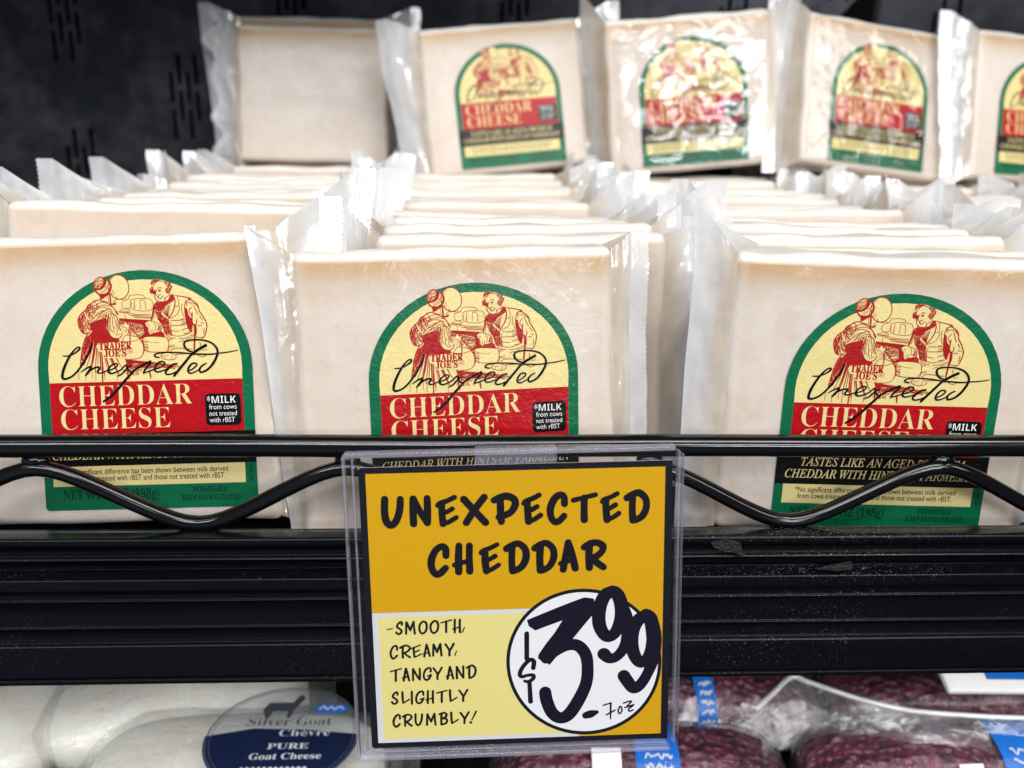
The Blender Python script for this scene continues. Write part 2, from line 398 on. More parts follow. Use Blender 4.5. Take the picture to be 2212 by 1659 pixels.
# ------------------------------------------------------------------ the cheese label (unit = label width)
LW = .066
def label_outline(a, b, v0, x0=0., n=28, low=0.):
    """arch: straight sides up to v0, then half an ellipse"""
    P = [(-a, low), (a, low), (a, v0)]
    P += [(a*math.cos(math.pi*k/n), v0 + b*math.sin(math.pi*k/n)) for k in range(1, n)]
    P += [(-a, v0)]
    return P
_O = np.array([1886.2, 1570.7]); _U = np.array([802.4, -58.6]); _V = np.array([-25.2, -847.9])
_UVI = np.linalg.inv(np.stack([_U, _V], 1))
def tr(pts, ox, oy, sc=.19286):
    """a tracing in enlarged-photo pixels -> label coordinates (x from the middle, z from the bottom; unit = label width)"""
    out = []
    for p in pts:
        q = _UVI @ (np.array([ox + p[0]*sc, oy + p[1]*sc]) - _O); out.append((q[0], q[1] + .6))
    return out
def build_label():
    P = Print(); sc = .19286/802.4*1.2         # stroke width of one traced pixel
    A = lambda p: tr(p, 1620, 1140); B = lambda p: tr(p, 1850, 1140); Cc = lambda p: tr(p, 1550, 1360); D = lambda p: tr(p, 1850, 1360)
    def ell(cx, cy, rx, ry, tilt=0, n=28):
        return [(cx + rx*math.cos(t)*math.cos(tilt) - ry*math.sin(t)*math.sin(tilt), cy + rx*math.cos(t)*math.sin(tilt) + ry*math.sin(t)*math.cos(tilt)) for t in [2*math.pi*k/n for k in range(n)]]
    # panels
    P.poly(label_outline(.5, .453, .66, low=.012)[0:0] + [(-.488, 0), (.488, 0), (.5, .012), (.5, .66)] + label_outline(.5, .453, .66)[3:] + [(-.5, .012)], G, 0)
    P.poly([(-.45, .60), (.45, .60), (.452, .66)] + label_outline(.452, .410, .66)[3:-1] + [(-.452, .66)], C_, 1)
    P.rect(-.45, .357, .45, .60, RD, 1)
    P.rect(-.4995, .207, .4995, .357, BK, 2)
    P.rect(-.458, .113, .445, .207, C_, 1)
    # the engraving -------------------------------------------------
    L = 3
    brim = ell(890, 340, 200, 245, -.1); crown = ell(520, 285, 95, 140, .45)
    bonnet = [(640, 195), (700, 260), (725, 340), (700, 440), (620, 515), (520, 500), (440, 420), (500, 300)]
    for q in (brim, crown, bonnet): P.poly(A(q), C_, 2)
    P.poly(A([(1540, 170), (1640, 145), (1760, 165), (1900, 215), (1950, 300), (1930, 420), (1850, 480), (1600, 400), (1500, 400), (1500, 260)]), C_, 2)
    ink = lambda f, pts, w=14, n=5: P.line(f(pts), [q*sc for q in w] if isinstance(w, list) else w*sc, INK, L, n)
    fill = lambda f, pts: P.poly(f(pts), INK, L)
    def hat(f, pts, ang, gap=16, w=9, seed=1, wob=.35, miss=.12): P.hatch(f(pts), R(ang), gap*sc*.80, w*sc, INK, L, seed, wob, miss)
    ink(A, brim + brim[:1], 15, 2); ink(A, crown + crown[:1], 15, 2)
    hat(A, ell(890, 340, 190, 235, -.1)[8:20] + [(760, 340)], 60, 26, 8, 2, .4, .45)
    hat(A, crown, 35, 22, 11, 3, .5, .2)
    ink(A, [(600, 175), (638, 230), (615, 310), (555, 375), (480, 410), (430, 412)], [30, 40, 44, 40, 30, 18])
    ink(A, [(700, 200), (738, 300), (732, 390), (690, 465), (610, 512), (540, 500)], [20, 34, 38, 36, 34, 24])
    ink(A, [(430, 415), (470, 470), (530, 520)], 28)
    hat(A, [(560, 380), (640, 320), (710, 340), (690, 440), (600, 500), (530, 470)], 35, 24, 8, 4, .4, .35)
    fill(A, [(520, 500), (600, 518), (700, 475), (720, 500), (650, 540), (590, 590), (540, 620), (522, 560)])
    ink(A, [(715, 495), (728, 600), (728, 690)], 26); ink(A, [(720, 690), (780, 690), (830, 660)], 22); ink(A, [(730, 700), (790, 705), (830, 690)], 12)
    ink(A, [(660, 520), (690, 580), (690, 640)], 9); ink(A, [(545, 630), (620, 645), (690, 660)], 10)
    # shawl, sleeves, skirt
    ink(A, [(540, 615), (430, 640), (370, 690), (290, 745), (250, 830), (165, 905), (98, 1020), (95, 1110), (120, 1210), (165, 1295), (235, 1318), (310, 1290)], 17)
    ink(A, [(540, 630), (640, 670), (740, 720), (800, 790), (860, 870), (868, 915)], 16); fill(A, [(800, 800), (865, 870), (868, 920), (830, 880)])
    slv = [(430, 650), (370, 695), (290, 750), (250, 835), (165, 910), (105, 1020), (100, 1110), (125, 1205), (172, 1292), (240, 1310), (310, 1240), (330, 1110), (360, 1050), (400, 950), (470, 830), (520, 760)]
    hat(A, slv, -62, 21, 13, 5, .5, .18); hat(A, [(430, 650), (300, 740), (270, 850), (330, 900), (430, 830), (520, 750)], 20, 24, 10, 6, .5, .3)
    hat(A, [(105, 1020), (110, 1200), (172, 1295), (240, 1310), (200, 1180), (180, 1050), (220, 920)], -70, 18, 15, 66, .4, .1)
    for q in ([(470, 700), (590, 660), (720, 705)], [(430, 830), (560, 765), (690, 785), (760, 850)], [(350, 1060), (420, 965), (520, 900), (640, 815), (740, 790)],
              [(330, 1112), (430, 1035), (560, 930), (690, 850), (780, 880)], [(480, 760), (600, 720), (740, 740), (810, 800)], [(400, 1000), (480, 890), (590, 830)], [(470, 1000), (560, 880), (680, 800)]): ink(A, q, 11)
    fill(A, [(325, 1115), (440, 1045), (520, 1010), (570, 1020), (560, 1160), (545, 1255), (440, 1255), (318, 1240)])
    fill(A, [(560, 1010), (640, 960), (655, 1060), (640, 1180), (660, 1290), (610, 1300), (560, 1250)])
    hat(A, [(540, 960), (650, 900), (690, 960), (670, 1180), (660, 1300), (560, 1255)], 80, 17, 12, 7, .4, .1)
    ink(A, [(690, 890), (670, 1040), (660, 1180), (690, 1290), (750, 1370), (860, 1390), (930, 1330), (945, 1260)], 16)
    ink(A, [(720, 885), (820, 920), (878, 1030), (882, 1120), (905, 1200), (940, 1250)], 15)
    for q in ([(740, 900), (715, 1040), (720, 1180), (760, 1270)], [(780, 910), (820, 1060), (840, 1180), (850, 1290)], [(700, 960), (690, 1130), (710, 1260)], [(840, 1000), (855, 1120), (880, 1220)],
              [(800, 1150), (780, 1240), (830, 1320), (900, 1290)], [(760, 950), (760, 1080), (775, 1180)]): ink(A, q, 10)
    fill(A, [(655, 1230), (690, 1300), (760, 1385), (870, 1395), (905, 1440), (780, 1480), (650, 1475), (610, 1330)])
    skl = [(720, 90), (600, 240), (535, 440), (500, 650), (475, 860)]
    ink(Cc, skl, 14)
    hat(Cc, [(760, 100), (600, 250), (535, 450), (500, 660), (480, 840), (560, 830), (640, 560), (700, 380), (760, 250)], -76, 17, 15, 8, .35, .12)
    hat(Cc, [(760, 100), (640, 240), (560, 500), (620, 520), (700, 300), (790, 130)], -70, 13, 14, 88, .3, .05)
    for k in range(15):
        x0 = 740 + k*20; x1 = 520 + k*60
        pts = [(x0 + (x1 - x0)*u**1.6, 120 + u*(700 + 240*((k*7) % 5)/5.)) for u in (0, .25, .5, .75, 1)]
        ink(Cc, pts, [26, 20, 17, 13, 8] if k % 3 else [34, 34, 26, 22, 14], 3)
    for x, a, b in ((445, 960, 1130), (578, 1040, 1150), (700, 950, 1090), (775, 900, 1130), (905, 600, 1150), (950, 960, 1110), (1190, 960, 1110), (1425, 960, 1080)): ink(Cc, [(x, a), (x+2, (a+b)/2), (x+1, b)], 9 if x != 905 else 22)
    # counter, shelf with cheeses
    fill(A, [(890, 975), (1400, 985), (1515, 995), (1440, 1020), (1390, 1050), (1360, 1080), (1000, 1040), (890, 1010)])
    hat(A, [(890, 1000), (1400, 1040), (1380, 1200), (1300, 1370), (1090, 1160), (1000, 1060), (920, 1110), (885, 1080)], 12, 17, 11, 9, .7, .12)
    hat(A, [(900, 1000), (1390, 1040), (1400, 1330), (1300, 1370), (1000, 1290), (950, 1100)], 62, 24, 8, 10, .5, .3)
    fill(A, [(1340, 1030), (1400, 1060), (1440, 1150), (1450, 1230), (1482, 1285), (1545, 1245), (1700, 1200), (1750, 1240), (1772, 1312), (1600, 1315), (1400, 1335), (1300, 1380), (1290, 1350), (1370, 1260)])
    for q in ([(1085, 575), (1100, 512), (1150, 492), (1330, 480), (1385, 520), (1395, 550)], [(1120, 600), (1200, 566), (1400, 550), (1500, 562), (1540, 620), (1545, 740), (1440, 800), (1250, 802), (1140, 770), (1113, 690), (1120, 600)],
              [(1195, 770), (1190, 640), (1200, 600)], [(1305, 772), (1303, 605), (1345, 583), (1395, 615), (1412, 772)], ell(1030, 690, 85, 90)[3:23], [(990, 550), (1040, 580), (1085, 575)], [(780, 650), (850, 595), (980, 590)],
              [(880, 835), (1050, 850), (1250, 880), (1500, 868)], [(890, 862), (1010, 858)], [(1040, 872), (1200, 920), (1510, 930)], [(1120, 900), (1510, 905)], [(1180, 945), (1500, 950)], [(1005, 880), (1010, 1035)], [(1050, 770), (1110, 820), (1040, 860)]): ink(A, q, 9)
    hat(A, [(1120, 640), (1190, 640), (1190, 770), (1140, 765)], 80, 26, 7, 11, .4, .5); hat(A, [(880, 780), (1060, 760), (1080, 840), (890, 840)], 15, 22, 7, 12, .5, .4)
    # her hand and the basket
    P.poly(A([(895, 1150), (960, 1115), (1000, 1060), (1085, 1120), (1045, 1180), (1000, 1270), (940, 1265)]), C_, L+1)
    L = 5
    ink(A, [(895, 1150), (960, 1112), (985, 1065)], 9); ink(A, [(920, 1200), (980, 1150), (1030, 1190), (1000, 1270)], 9); ink(A, [(960, 1230), (1000, 1210)], 8)
    for q in ([(1075, 1165), (1170, 1250), (1280, 1372)], [(1095, 1150), (1190, 1240), (1305, 1375)], [(1070, 1190), (1108, 1290), (1098, 1440)], [(1050, 1200), (1085, 1290), (1085, 1440)]): ink(A, q, 10)
    P.poly(A([(990, 1330), (1080, 1315), (1230, 1345), (1270, 1370), (1180, 1420), (1090, 1445), (960, 1440)]), C_, 4)
    ink(A, [(930, 1445), (1000, 1330), (1080, 1315), (1230, 1345), (1275, 1370), (1180, 1425), (1090, 1445), (940, 1445)], 10)
    # wheels of cheese
    P.poly(Cc([(1380, 330), (1640, 235), (1705, 330), (1722, 450), (1690, 570), (1600, 640), (1430, 660), (1380, 560)]), C_, 4)
    ink(Cc, [(1640, 230), (1705, 330), (1722, 450), (1690, 570), (1600, 640), (1440, 668)], [18, 24, 24, 12, 11, 10])
    P.poly(A([(1328, 1372), (1400, 1332), (1600, 1315), (1780, 1325), (1832, 1372), (1840, 1560), (1790, 1615), (1500, 1632), (1372, 1600), (1352, 1480)]), C_, 4)
    ink(A, [(1340, 1385), (1400, 1332), (1600, 1315), (1780, 1325), (1832, 1372), (1842, 1560), (1790, 1618), (1500, 1635), (1372, 1602), (1355, 1480), (1328, 1372)], 11)
    hat(A, [(1340, 1390), (1440, 1420), (1450, 1610), (1372, 1600), (1355, 1480)], 5, 22, 10, 13, .6, .25); ink(A, [(1400, 1420), (1560, 1442), (1660, 1440)], 7)
    # the man
    ink(A, [(1590, 430), (1588, 510), (1620, 575), (1685, 605), (1750, 600), (1790, 565), (1770, 520)], 13); ink(A, [(1890, 445), (1830, 495), (1790, 520)], 9)
    hl = [(1540, 175), (1620, 150), (1700, 160), (1640, 205), (1565, 255), (1552, 330), (1605, 390), (1600, 460), (1545, 450), (1500, 430), (1490, 350), (1530, 310), (1515, 240)]
    hr = [(1780, 205), (1880, 225), (1942, 285), (1940, 350), (1905, 430), (1830, 432), (1775, 370), (1830, 300)]
    hat(A, hl, 50, 17, 15, 14, .6, .12); hat(A, hr, 65, 17, 16, 15, .6, .12); hat(A, [(1500, 350), (1600, 400), (1600, 460), (1500, 430)], -40, 14, 15, 16, .4, .05)
    for q in ([(1560, 180), (1640, 160), (1720, 185), (1800, 195), (1900, 225)], [(1690, 150), (1650, 185), (1560, 230)], [(1650, 340), (1690, 312), (1722, 330)], [(1655, 375), (1690, 360), (1705, 385)], [(1625, 365), (1608, 440), (1632, 490), (1672, 500)],
              [(1640, 512), (1690, 542), (1750, 482)], [(1660, 535), (1690, 550)], [(1660, 470), (1700, 465)], [(1545, 265), (1600, 245)]): ink(A, q, 11)
    fill(A, [(1660, 365), (1690, 355), (1705, 385), (1680, 405)]); fill(A, [(1575, 385), (1605, 380), (1612, 420), (1585, 430)])
    fill(B, [(420, 605), (480, 615), (560, 612), (650, 560), (700, 450), (742, 452), (782, 505), (760, 565), (690, 622), (600, 682), (560, 762), (500, 762), (400, 660)])
    dk = [(1590, 640), (1700, 690), (1722, 770), (1705, 850), (1765, 905), (1850, 960), (1862, 1080), (1885, 1180), (1925, 1285), (1820, 1272), (1765, 1250), (1740, 1150), (1700, 1050), (1640, 960), (1600, 880), (1575, 750)]
    hat(A, dk, -25, 15, 14, 17, .5, .06); hat(A, dk, 40, 22, 9, 18, .5, .25)
    ink(A, [(1590, 645), (1562, 720), (1545, 850), (1520, 960), (1512, 1005)], [14, 22, 26, 26, 12]); ink(A, [(1512, 1005), (1600, 1030), (1690, 1080), (1700, 1180)], 10); ink(A, [(1580, 700), (1570, 850), (1560, 960)], 9)
    hat(A, [(1600, 1060), (1690, 1090), (1700, 1200), (1600, 1190)], 60, 18, 11, 19, .4, .2)
    P.poly(A([(1390, 1062), (1460, 1022), (1560, 1040), (1590, 1110), (1580, 1200), (1540, 1242), (1510, 1252), (1482, 1282), (1452, 1210), (1440, 1150)]), C_, 4)
    for q in ([(1440, 1110), (1460, 1220), (1482, 1282)], [(1500, 1180), (1512, 1250)], [(1540, 1170), (1545, 1240)], [(1440, 1080), (1480, 1090)], [(1560, 1040), (1600, 1110), (1585, 1200)]): ink(A, q, 8)
    ink(B, [(742, 452), (782, 560), (772, 700), (720, 830), (655, 930)], 17)
    for k in range(7): ink(B, [(520 + k*28, 760 - k*18), (560 + k*16, 830 - k*5), (640 + k*2, 905)], 9, 3)
    for q in ([(820, 470), (852, 560), (862, 660)], [(780, 690), (860, 668)], [(872, 690), (860, 760), (820, 850), (740, 900), (660, 940)], [(915, 630), (910, 740), (930, 830), (960, 890)], [(700, 970), (850, 965), (960, 915)], [(690, 1080), (900, 1060), (1000, 1025)],
              [(690, 1182), (850, 1192)], [(760, 450), (820, 465)], [(700, 1280), (850, 1287), (1000, 1242), (1110, 1180)], [(600, 1285), (700, 1330), (785, 1335)], [(850, 1340), (1000, 1312), (1105, 1245)], [(980, 1350), (1080, 1310), (1130, 1250)],
              [(860, 1400), (960, 1370)], [(700, 1010), (690, 1080), (700, 1180), (700, 1280)]): ink(B, q, 9)
    hat(B, [(600, 1290), (720, 1340), (760, 1500), (640, 1540)], 8, 28, 8, 20, .5, .4); hat(B, [(900, 930), (980, 900), (1000, 1060), (1050, 1200), (980, 1240), (900, 1230)], 12, 30, 8, 21, .4, .35)
    ink(B, [(830, 468), (950, 482), (1080, 505)], 15); ink(B, [(1080, 505), (1112, 550), (1200, 612), (1240, 690), (1250, 760), (1330, 880), (1392, 1030), (1372, 1180), (1340, 1270), (1290, 1312)], 17)
    fill(B, [(1030, 520), (1080, 500), (1110, 550), (1060, 540)])
    ink(B, [(1060, 545), (1000, 555), (972, 650), (968, 740), (1000, 850)], 12)
    fill(B, [(970, 690), (1012, 720), (1042, 850), (1110, 930), (1122, 1050), (1100, 1180), (1060, 1192), (1012, 1100), (982, 950), (960, 790)])
    for q in ([(1140, 650), (1180, 740), (1222, 830)], [(1020, 600), (1150, 610), (1230, 680)], [(1100, 690), (1050, 760), (1100, 860)], [(1260, 860), (1310, 940)], [(1280, 1000), (1335, 1002)], [(1212, 1062), (1290, 1050)], [(1340, 1100), (1330, 1220)], [(1180, 1292), (1300, 1302)], [(1000, 555), (1010, 660)]): ink(B, q, 11)
    ink(B, [(1110, 800), (1112, 980), (1150, 1062)], 18); ink(B, [(1182, 940), (1200, 990), (1155, 1080)], 14); ink(B, [(1160, 1050), (1170, 1180), (1155, 1300), (1140, 1560)], [42, 48, 30, 26])
    for q in ([(640, 1380), (650, 1500), (610, 1590)], [(680, 1600), (760, 1540), (960, 1535), (1100, 1545)], [(1240, 1400), (1270, 1440), (1250, 1480)], [(1300, 1560), (1380, 1540)], [(1200, 1660), (1300, 1690), (1370, 1650)]): ink(B, q, 11)
    # table edge, loaf
    br = ell(640, 570, 150, 72, .02); P.poly(D(br), C_, 4); ink(D, br + br[:1], 10, 2)
    for q in ([(500, 600), (520, 560), (570, 545)], [(560, 610), (590, 560), (640, 550)], [(700, 530), (710, 590), (680, 620)]): ink(D, q, 8)
    ink(D, [(790, 520), (1000, 500), (1150, 520)], 14)
    hat(Cc, [(1350, 670), (1600, 700), (2010, 720), (2300, 765), (2320, 820), (1950, 800), (1800, 850), (1600, 845), (1450, 860), (1380, 770)], 7, 16, 14, 22, .5, .1)
    fill(Cc, [(1350, 668), (1600, 698), (1900, 712), (1700, 740), (1500, 745), (1470, 850), (1400, 800)])
    for q in ([(1350, 665), (1600, 690), (1860, 700), (2160, 730), (2430, 765)], [(1860, 800), (2100, 790), (2300, 815)], [(1900, 740), (2200, 760), (2420, 790)]): ink(Cc, q, 10)
    hat(Cc, [(1400, 860), (1700, 850), (1720, 960), (1420, 1000)], 82, 18, 9, 23, .4, .2); ink(Cc, [(1822, 890), (1835, 980), (1845, 1040)], [26, 26, 12]); ink(Cc, [(1375, 780), (1400, 1000), (1430, 1080)], [34, 20, 8])
    # name on its cream patch
    P.poly(Cc([(835, 362), (1150, 330), (1488, 328), (1510, 470), (1490, 560), (1420, 640), (1180, 650), (950, 665), (925, 540), (845, 535), (800, 430)]), C_, 6)
    a, b = Cc([(848, 503), (1490, 455)]); P.text("TRADER", a[0], a[1] + .001, b[0] - a[0], .036, INK, 7, 'bold', .028)
    a, b = Cc([(945, 640), (1385, 612)]); P.text("JOE'S", a[0], a[1] + .001, b[0] - a[0], .033, INK, 7, 'bold', .028)
    a, = Cc([(1400, 560)]); P.text("®", a[0], a[1] + .002, .027, .016, INK, 7)
    # words
    P.text("CHEDDAR", -.408, .488, .622, .094, C_, 3, 'bold', -.012)
    P.text("CHEESE", -.405, .380, .510, .094, C_, 3, 'bold', -.012)
    P.rect(.272, .383, .438, .532, BK, 3, .022)
    P.text("MILK", .303, .487, .112, .033, WH, 4, 'sans_bold', -.016); P.text("*", .281, .478, .016, .042, WH, 4)
    for k, (t, w) in enumerate((("from cows", .128), ("not treated", .128), ("with rBST", .118))): P.text(t, .290, .459 - k*.0305, w, .0225, WH, 4, None, -.004)
    P.text("TASTES LIKE AN AGED PREMIUM", -.385, .298, .775, .041, C_, 4, 'italic', .006)
    P.text("CHEDDAR WITH HINTS OF PARMESAN", -.455, .239, .910, .041, C_, 4, 'italic', .006)
    P.text("*No significant difference has been shown between milk derived", -.400, .169, .765, .0255, BK, 3, None, .004)
    P.text("from cows treated with rBST and those not treated with rBST.", -.385, .137, .735, .0255, BK, 3, None, .004)
    P.text("NET WT. 7 OZ (198g)", -.415, .050, .450, .046, GI, 3, 'bold', .004)
    P.text("PERISHABLE", .195, .072, .165, .026, GI, 3, 'bold', .004); P.text("KEEP REFRIGERATED", .143, .034, .275, .026, GI, 3, 'bold', .004)
    P.text("SKU 96923", .481, .118, .080, .018, GI, 3, None, .006, rot=R(90))
    # the looping signature word
    L = 8
    pen = lambda f, pts, w: P.line(f(pts), [x*sc*.74 for x in w], BK, L, 7)
    pen(Cc, [(155, 655), (230, 650), (310, 625), (400, 570), (465, 510), (482, 475), (450, 460), (390, 500), (300, 620), (215, 780), (150, 950), (128, 1080), (155, 1122), (230, 1110), (330, 1050), (440, 930), (560, 750), (650, 580), (705, 440), (718, 365)], [26, 30, 32, 34, 46, 40, 34, 36, 48, 56, 62, 60, 52, 44, 42, 44, 46, 48, 46, 34])
    pen(Cc, [(490, 970), (560, 915), (640, 862), (688, 852), (672, 900), (620, 975), (578, 1035)], [18, 34, 40, 46, 50, 52, 36])
    pen(Cc, [(610, 985), (730, 885), (830, 850), (850, 880), (815, 940), (830, 970), (900, 962), (1000, 912), (1095, 885), (1180, 830), (1205, 785), (1165, 762), (1095, 795), (1030, 870), (1025, 940), (1085, 970), (1180, 935), (1270, 880), (1340, 803), (1380, 790), (1400, 840), (1430, 905), (1490, 915), (1520, 890)], [28, 40, 44, 46, 46, 36, 30, 30, 32, 34, 38, 34, 36, 46, 48, 40, 34, 34, 34, 36, 34, 38, 34, 26])
    pen(Cc, [(1195, 1022), (1280, 975), (1350, 895), (1410, 830), (1470, 795)], [22, 38, 40, 36, 24])
    pen(Cc, [(915, 1555), (1050, 1450), (1200, 1290), (1330, 1120), (1450, 975), (1550, 865), (1700, 770), (1845, 685)], [44, 56, 60, 58, 50, 46, 48, 46])
    pen(Cc, [(1845, 685), (1835, 740), (1760, 830), (1700, 930)], [44, 46, 48, 30])
    pen(D, [(150, 930), (250, 895), (350, 850), (480, 800), (560, 725), (545, 685), (470, 690), (390, 770), (370, 860), (405, 898), (480, 885), (560, 850), (620, 820), (700, 740), (800, 712)], [26, 34, 32, 32, 36, 36, 38, 44, 46, 38, 32, 30, 30, 38, 40])
    pen(D, [(720, 735), (630, 825), (578, 895), (600, 938), (680, 930), (790, 875)], [34, 44, 46, 38, 34, 30])
    pen(D, [(745, 960), (850, 820), (980, 650), (1080, 520), (1200, 420), (1365, 312)], [54, 58, 54, 52, 62, 66])
    pen(D, [(1010, 855), (1100, 810), (1180, 730), (1172, 690), (1100, 695), (1035, 770), (1015, 850), (1045, 893), (1120, 880), (1230, 812)], [30, 32, 36, 36, 40, 46, 46, 38, 32, 28])
    pen(D, [(1370, 680), (1305, 720), (1245, 790), (1245, 855), (1290, 862), (1400, 800), (1500, 680), (1578, 520), (1590, 400), (1530, 300), (1420, 232), (1250, 205), (1080, 218), (965, 260), (948, 325), (985, 400), (1060, 448), (1150, 462)], [26, 40, 46, 46, 42, 50, 58, 56, 48, 44, 40, 36, 36, 42, 50, 46, 38, 28])
    pen(D, [(460, 600), (392, 590), (368, 562), (420, 522), (600, 492), (850, 482), (1060, 495), (1250, 497), (1450, 490), (1600, 465), (1800, 430), (1985, 382)], [26, 40, 40, 32, 30, 30, 30, 36, 34, 30, 26, 18])
    # to metres
    P.v = [(x*LW, y - .00006, z*LW) for x, y, z in P.v]
    return P.mesh('label', LAB)
LABEL_ME = build_label()

# ------------------------------------------------------------------ the cheese packs
def cheese_mesh(seed, mat):
    bm = box_bm(-CW/2, CW/2, 0, CT, 0, CH, .0036, 5)
    bmesh.ops.subdivide_edges(bm, edges=[e for e in bm.edges if e.calc_length() > .010], cuts=14, use_grid_fill=True)
    bmesh.ops.triangulate(bm, faces=[f for f in bm.faces if len(f.verts) > 4])
    o = Vector((seed*3.1, seed*1.7, 0))
    for v in bm.verts:
        c = v.co; n = mnoise.noise(c*45 + o); n2 = mnoise.noise(c*120 + o)
        k = .0010*n + .0003*n2
        e = 0 if c.y > .0015 else 1                      # the label face stays flat
        near = max(0., 1 - (CH - c.z)/.010)
        c.z += (.0012*n + .0006*n2) * (1 if c.z > CH*.9 else .3)
        if not e: c.y += k
        elif near > 0: c.y += .0007*near*(n + .3*n2)
        c.x += .0010*n*(1 if abs(c.x) > CW*.45 else 0)
    return bm_mesh('wrapped_cheese', bm, [mat])
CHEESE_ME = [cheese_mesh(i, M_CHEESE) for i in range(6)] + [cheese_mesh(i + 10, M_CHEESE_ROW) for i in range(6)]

def film_mesh(side, Lt, Lb, rise, drop, ang, curl, seed, crimp=.007, wr=.0020, ymid=.5, wav=0):
    """loose film beyond one end of the block, gathered to an upright seal, and the ribbed seal strip beyond it"""
    rg = random.Random(seed); o = Vector((seed*2.3, seed*.7, 5)); n, m = 12, 22
    ex = side*(CW/2 - .0012)
    def seal(t):                                           # t 0 bottom .. 1 top
        L = Lb + (Lt - Lb)*t; L *= 1 + .10*mnoise.noise(Vector((seed, t*2.2, 1))) + wav*math.sin(t*26 + seed)*(.6 + .4*math.sin(t*9))
        y = CT*ymid + L*math.sin(ang) + .0030*mnoise.noise(Vector((t*3.1, seed*1.3, 2)))
        return Vector((ex + side*L*math.cos(ang), y, -drop + (CH + rise + drop)*t))
    vs = []; fs = []
    def sheet(fa, fb, nn, mm, amp, key):
        b = len(vs)
        for i in range(nn+1):
            u = i/nn
            for j in range(mm+1):
                t = j/mm; a, c = fa(t), fb(t); p = a.lerp(c, u)
                q = Vector((u*1.6 + key, t*4.5, seed*1.9)); w = math.sin(math.pi*min(1, u*1.05))**.7
                k = mnoise.noise(q)*1.0 + mnoise.noise(q*2.7)*.5 + .55*(1 - 2*abs(mnoise.noise(q*1.6 + o)))
                p = p + Vector((0, -amp*k*w, .4*amp*w*mnoise.noise(q*1.9)))
                vs.append(p)
        for i in range(nn):
            for j in range(mm):
                q = b + i*(mm+1) + j; fs.append((q, q+1, q+mm+2, q+mm+1))
    fe = lambda t: Vector((ex, .0012, .001 + (CH - .002)*t)); be = lambda t: Vector((ex, CT - .0012, .001 + (CH - .002)*t))
    sheet(fe, seal, n, m, wr, 0); sheet(be, seal, n, m, -wr, 3)
    tp = seal(1); bt = seal(0)
    te = lambda t: Vector((ex, .0012 + (CT - .0024)*t, CH - .001)); bo = lambda t: Vector((ex, .0012 + (CT - .0024)*t, .001))
    b = len(vs)
    for i in range(n+1):
        u = i/n
        for j in range(7):
            t = j/6; p = te(t).lerp(tp, u)
            p.z -= .0045*math.sin(math.pi*t)*math.sin(math.pi*u)*(1 - .4*u); vs.append(p)
    for i in range(n):
        for j in range(6):
            q = b + i*7 + j; fs.append((q, q+1, q+8, q+7))
    fm = mesh_from('film_end', vs, fs, [M_FILM])
    # crimped strip
    vs = []; fs = []; k, mm = 10, 120
    da = ang + curl; dv = Vector((side*math.cos(da), math.sin(da), 0)); nv = Vector((-math.sin(da)*side, math.cos(da), 0))
    for i in range(k+1):
        u = i/k
        for j in range(mm+1):
            t = j/mm; p = seal(t); ln = crimp*u
            if i == k: ln += .0003*(1 if j % 2 else -1) + .0007*mnoise.noise(Vector((t*9, seed, 0)))
            p = p + dv*ln + nv*(.00028*math.sin(u*math.pi*9) + .0016*u*mnoise.noise(Vector((t*3.3, seed*.9, 7))))
            vs.append(p)
    for i in range(k):
        for j in range(mm):
            q = i*(mm+1) + j; fs.append((q, q+1, q+mm+2, q+mm+1))
    cm = mesh_from('crimped_seal', vs, fs, [M_CRIMP])
    return fm, cm

M_GLARE = mat_clear('loose_shiny_film', .01, .03, (.985, .985, .985), 1.55, (58, .21, .004, .5), (.85, .85, .85))
def shiny(e, seed):
    vs = []; fs = []; n = 36
    for i in range(n+1):
        for j in range(n+1):
            x = -CW*.46 + CW*.92*i/n; z = .004 + (CH - .008)*j/n; q = Vector((x*70 + seed, z*70, seed*2.)); k = mnoise.noise(q) + .5*(1 - 2*abs(mnoise.noise(q*1.4)))
            ed = min(1, 6*min(i, n-i)/n)*min(1, 6*min(j, n-j)/n); vs.append((x, -.0007 - .0010*max(0, k)*ed, z))
    for i in range(n):
        for j in range(n): q = i*(n+1) + j; fs.append((q, q+n+1, q+n+2, q+1))
    obj('shiny_film', mesh_from('shiny_film', vs, fs, [M_GLARE]), e)
def Rm(lean, yaw, roll):
    return Matrix.Rotation(yaw, 4, 'Z') @ Matrix.Rotation(-lean, 4, 'X') @ Matrix.Rotation(roll, 4, 'Y')
FILMS = {}
for s in (-1, 1):
    FILMS[s] = [film_mesh(s, *a, sd, ymid=(.1, .3, .5, .15, .4, .6, .2, .1)[sd]) for sd, a in enumerate([
        (.017, .010, .013, .004, .35, -.5), (.020, .012, .010, .004, .15, .4), (.014, .010, .017, .004, .7, -.3),
        (.022, .012, .008, .004, -.15, .3), (.018, .008, .014, .004, .5, .9), (.012, .008, .018, .004, .9, .2),
        (.023, .013, .015, .004, .25, -.2), (.016, .010, .003, .004, -.35, 1.2)])]
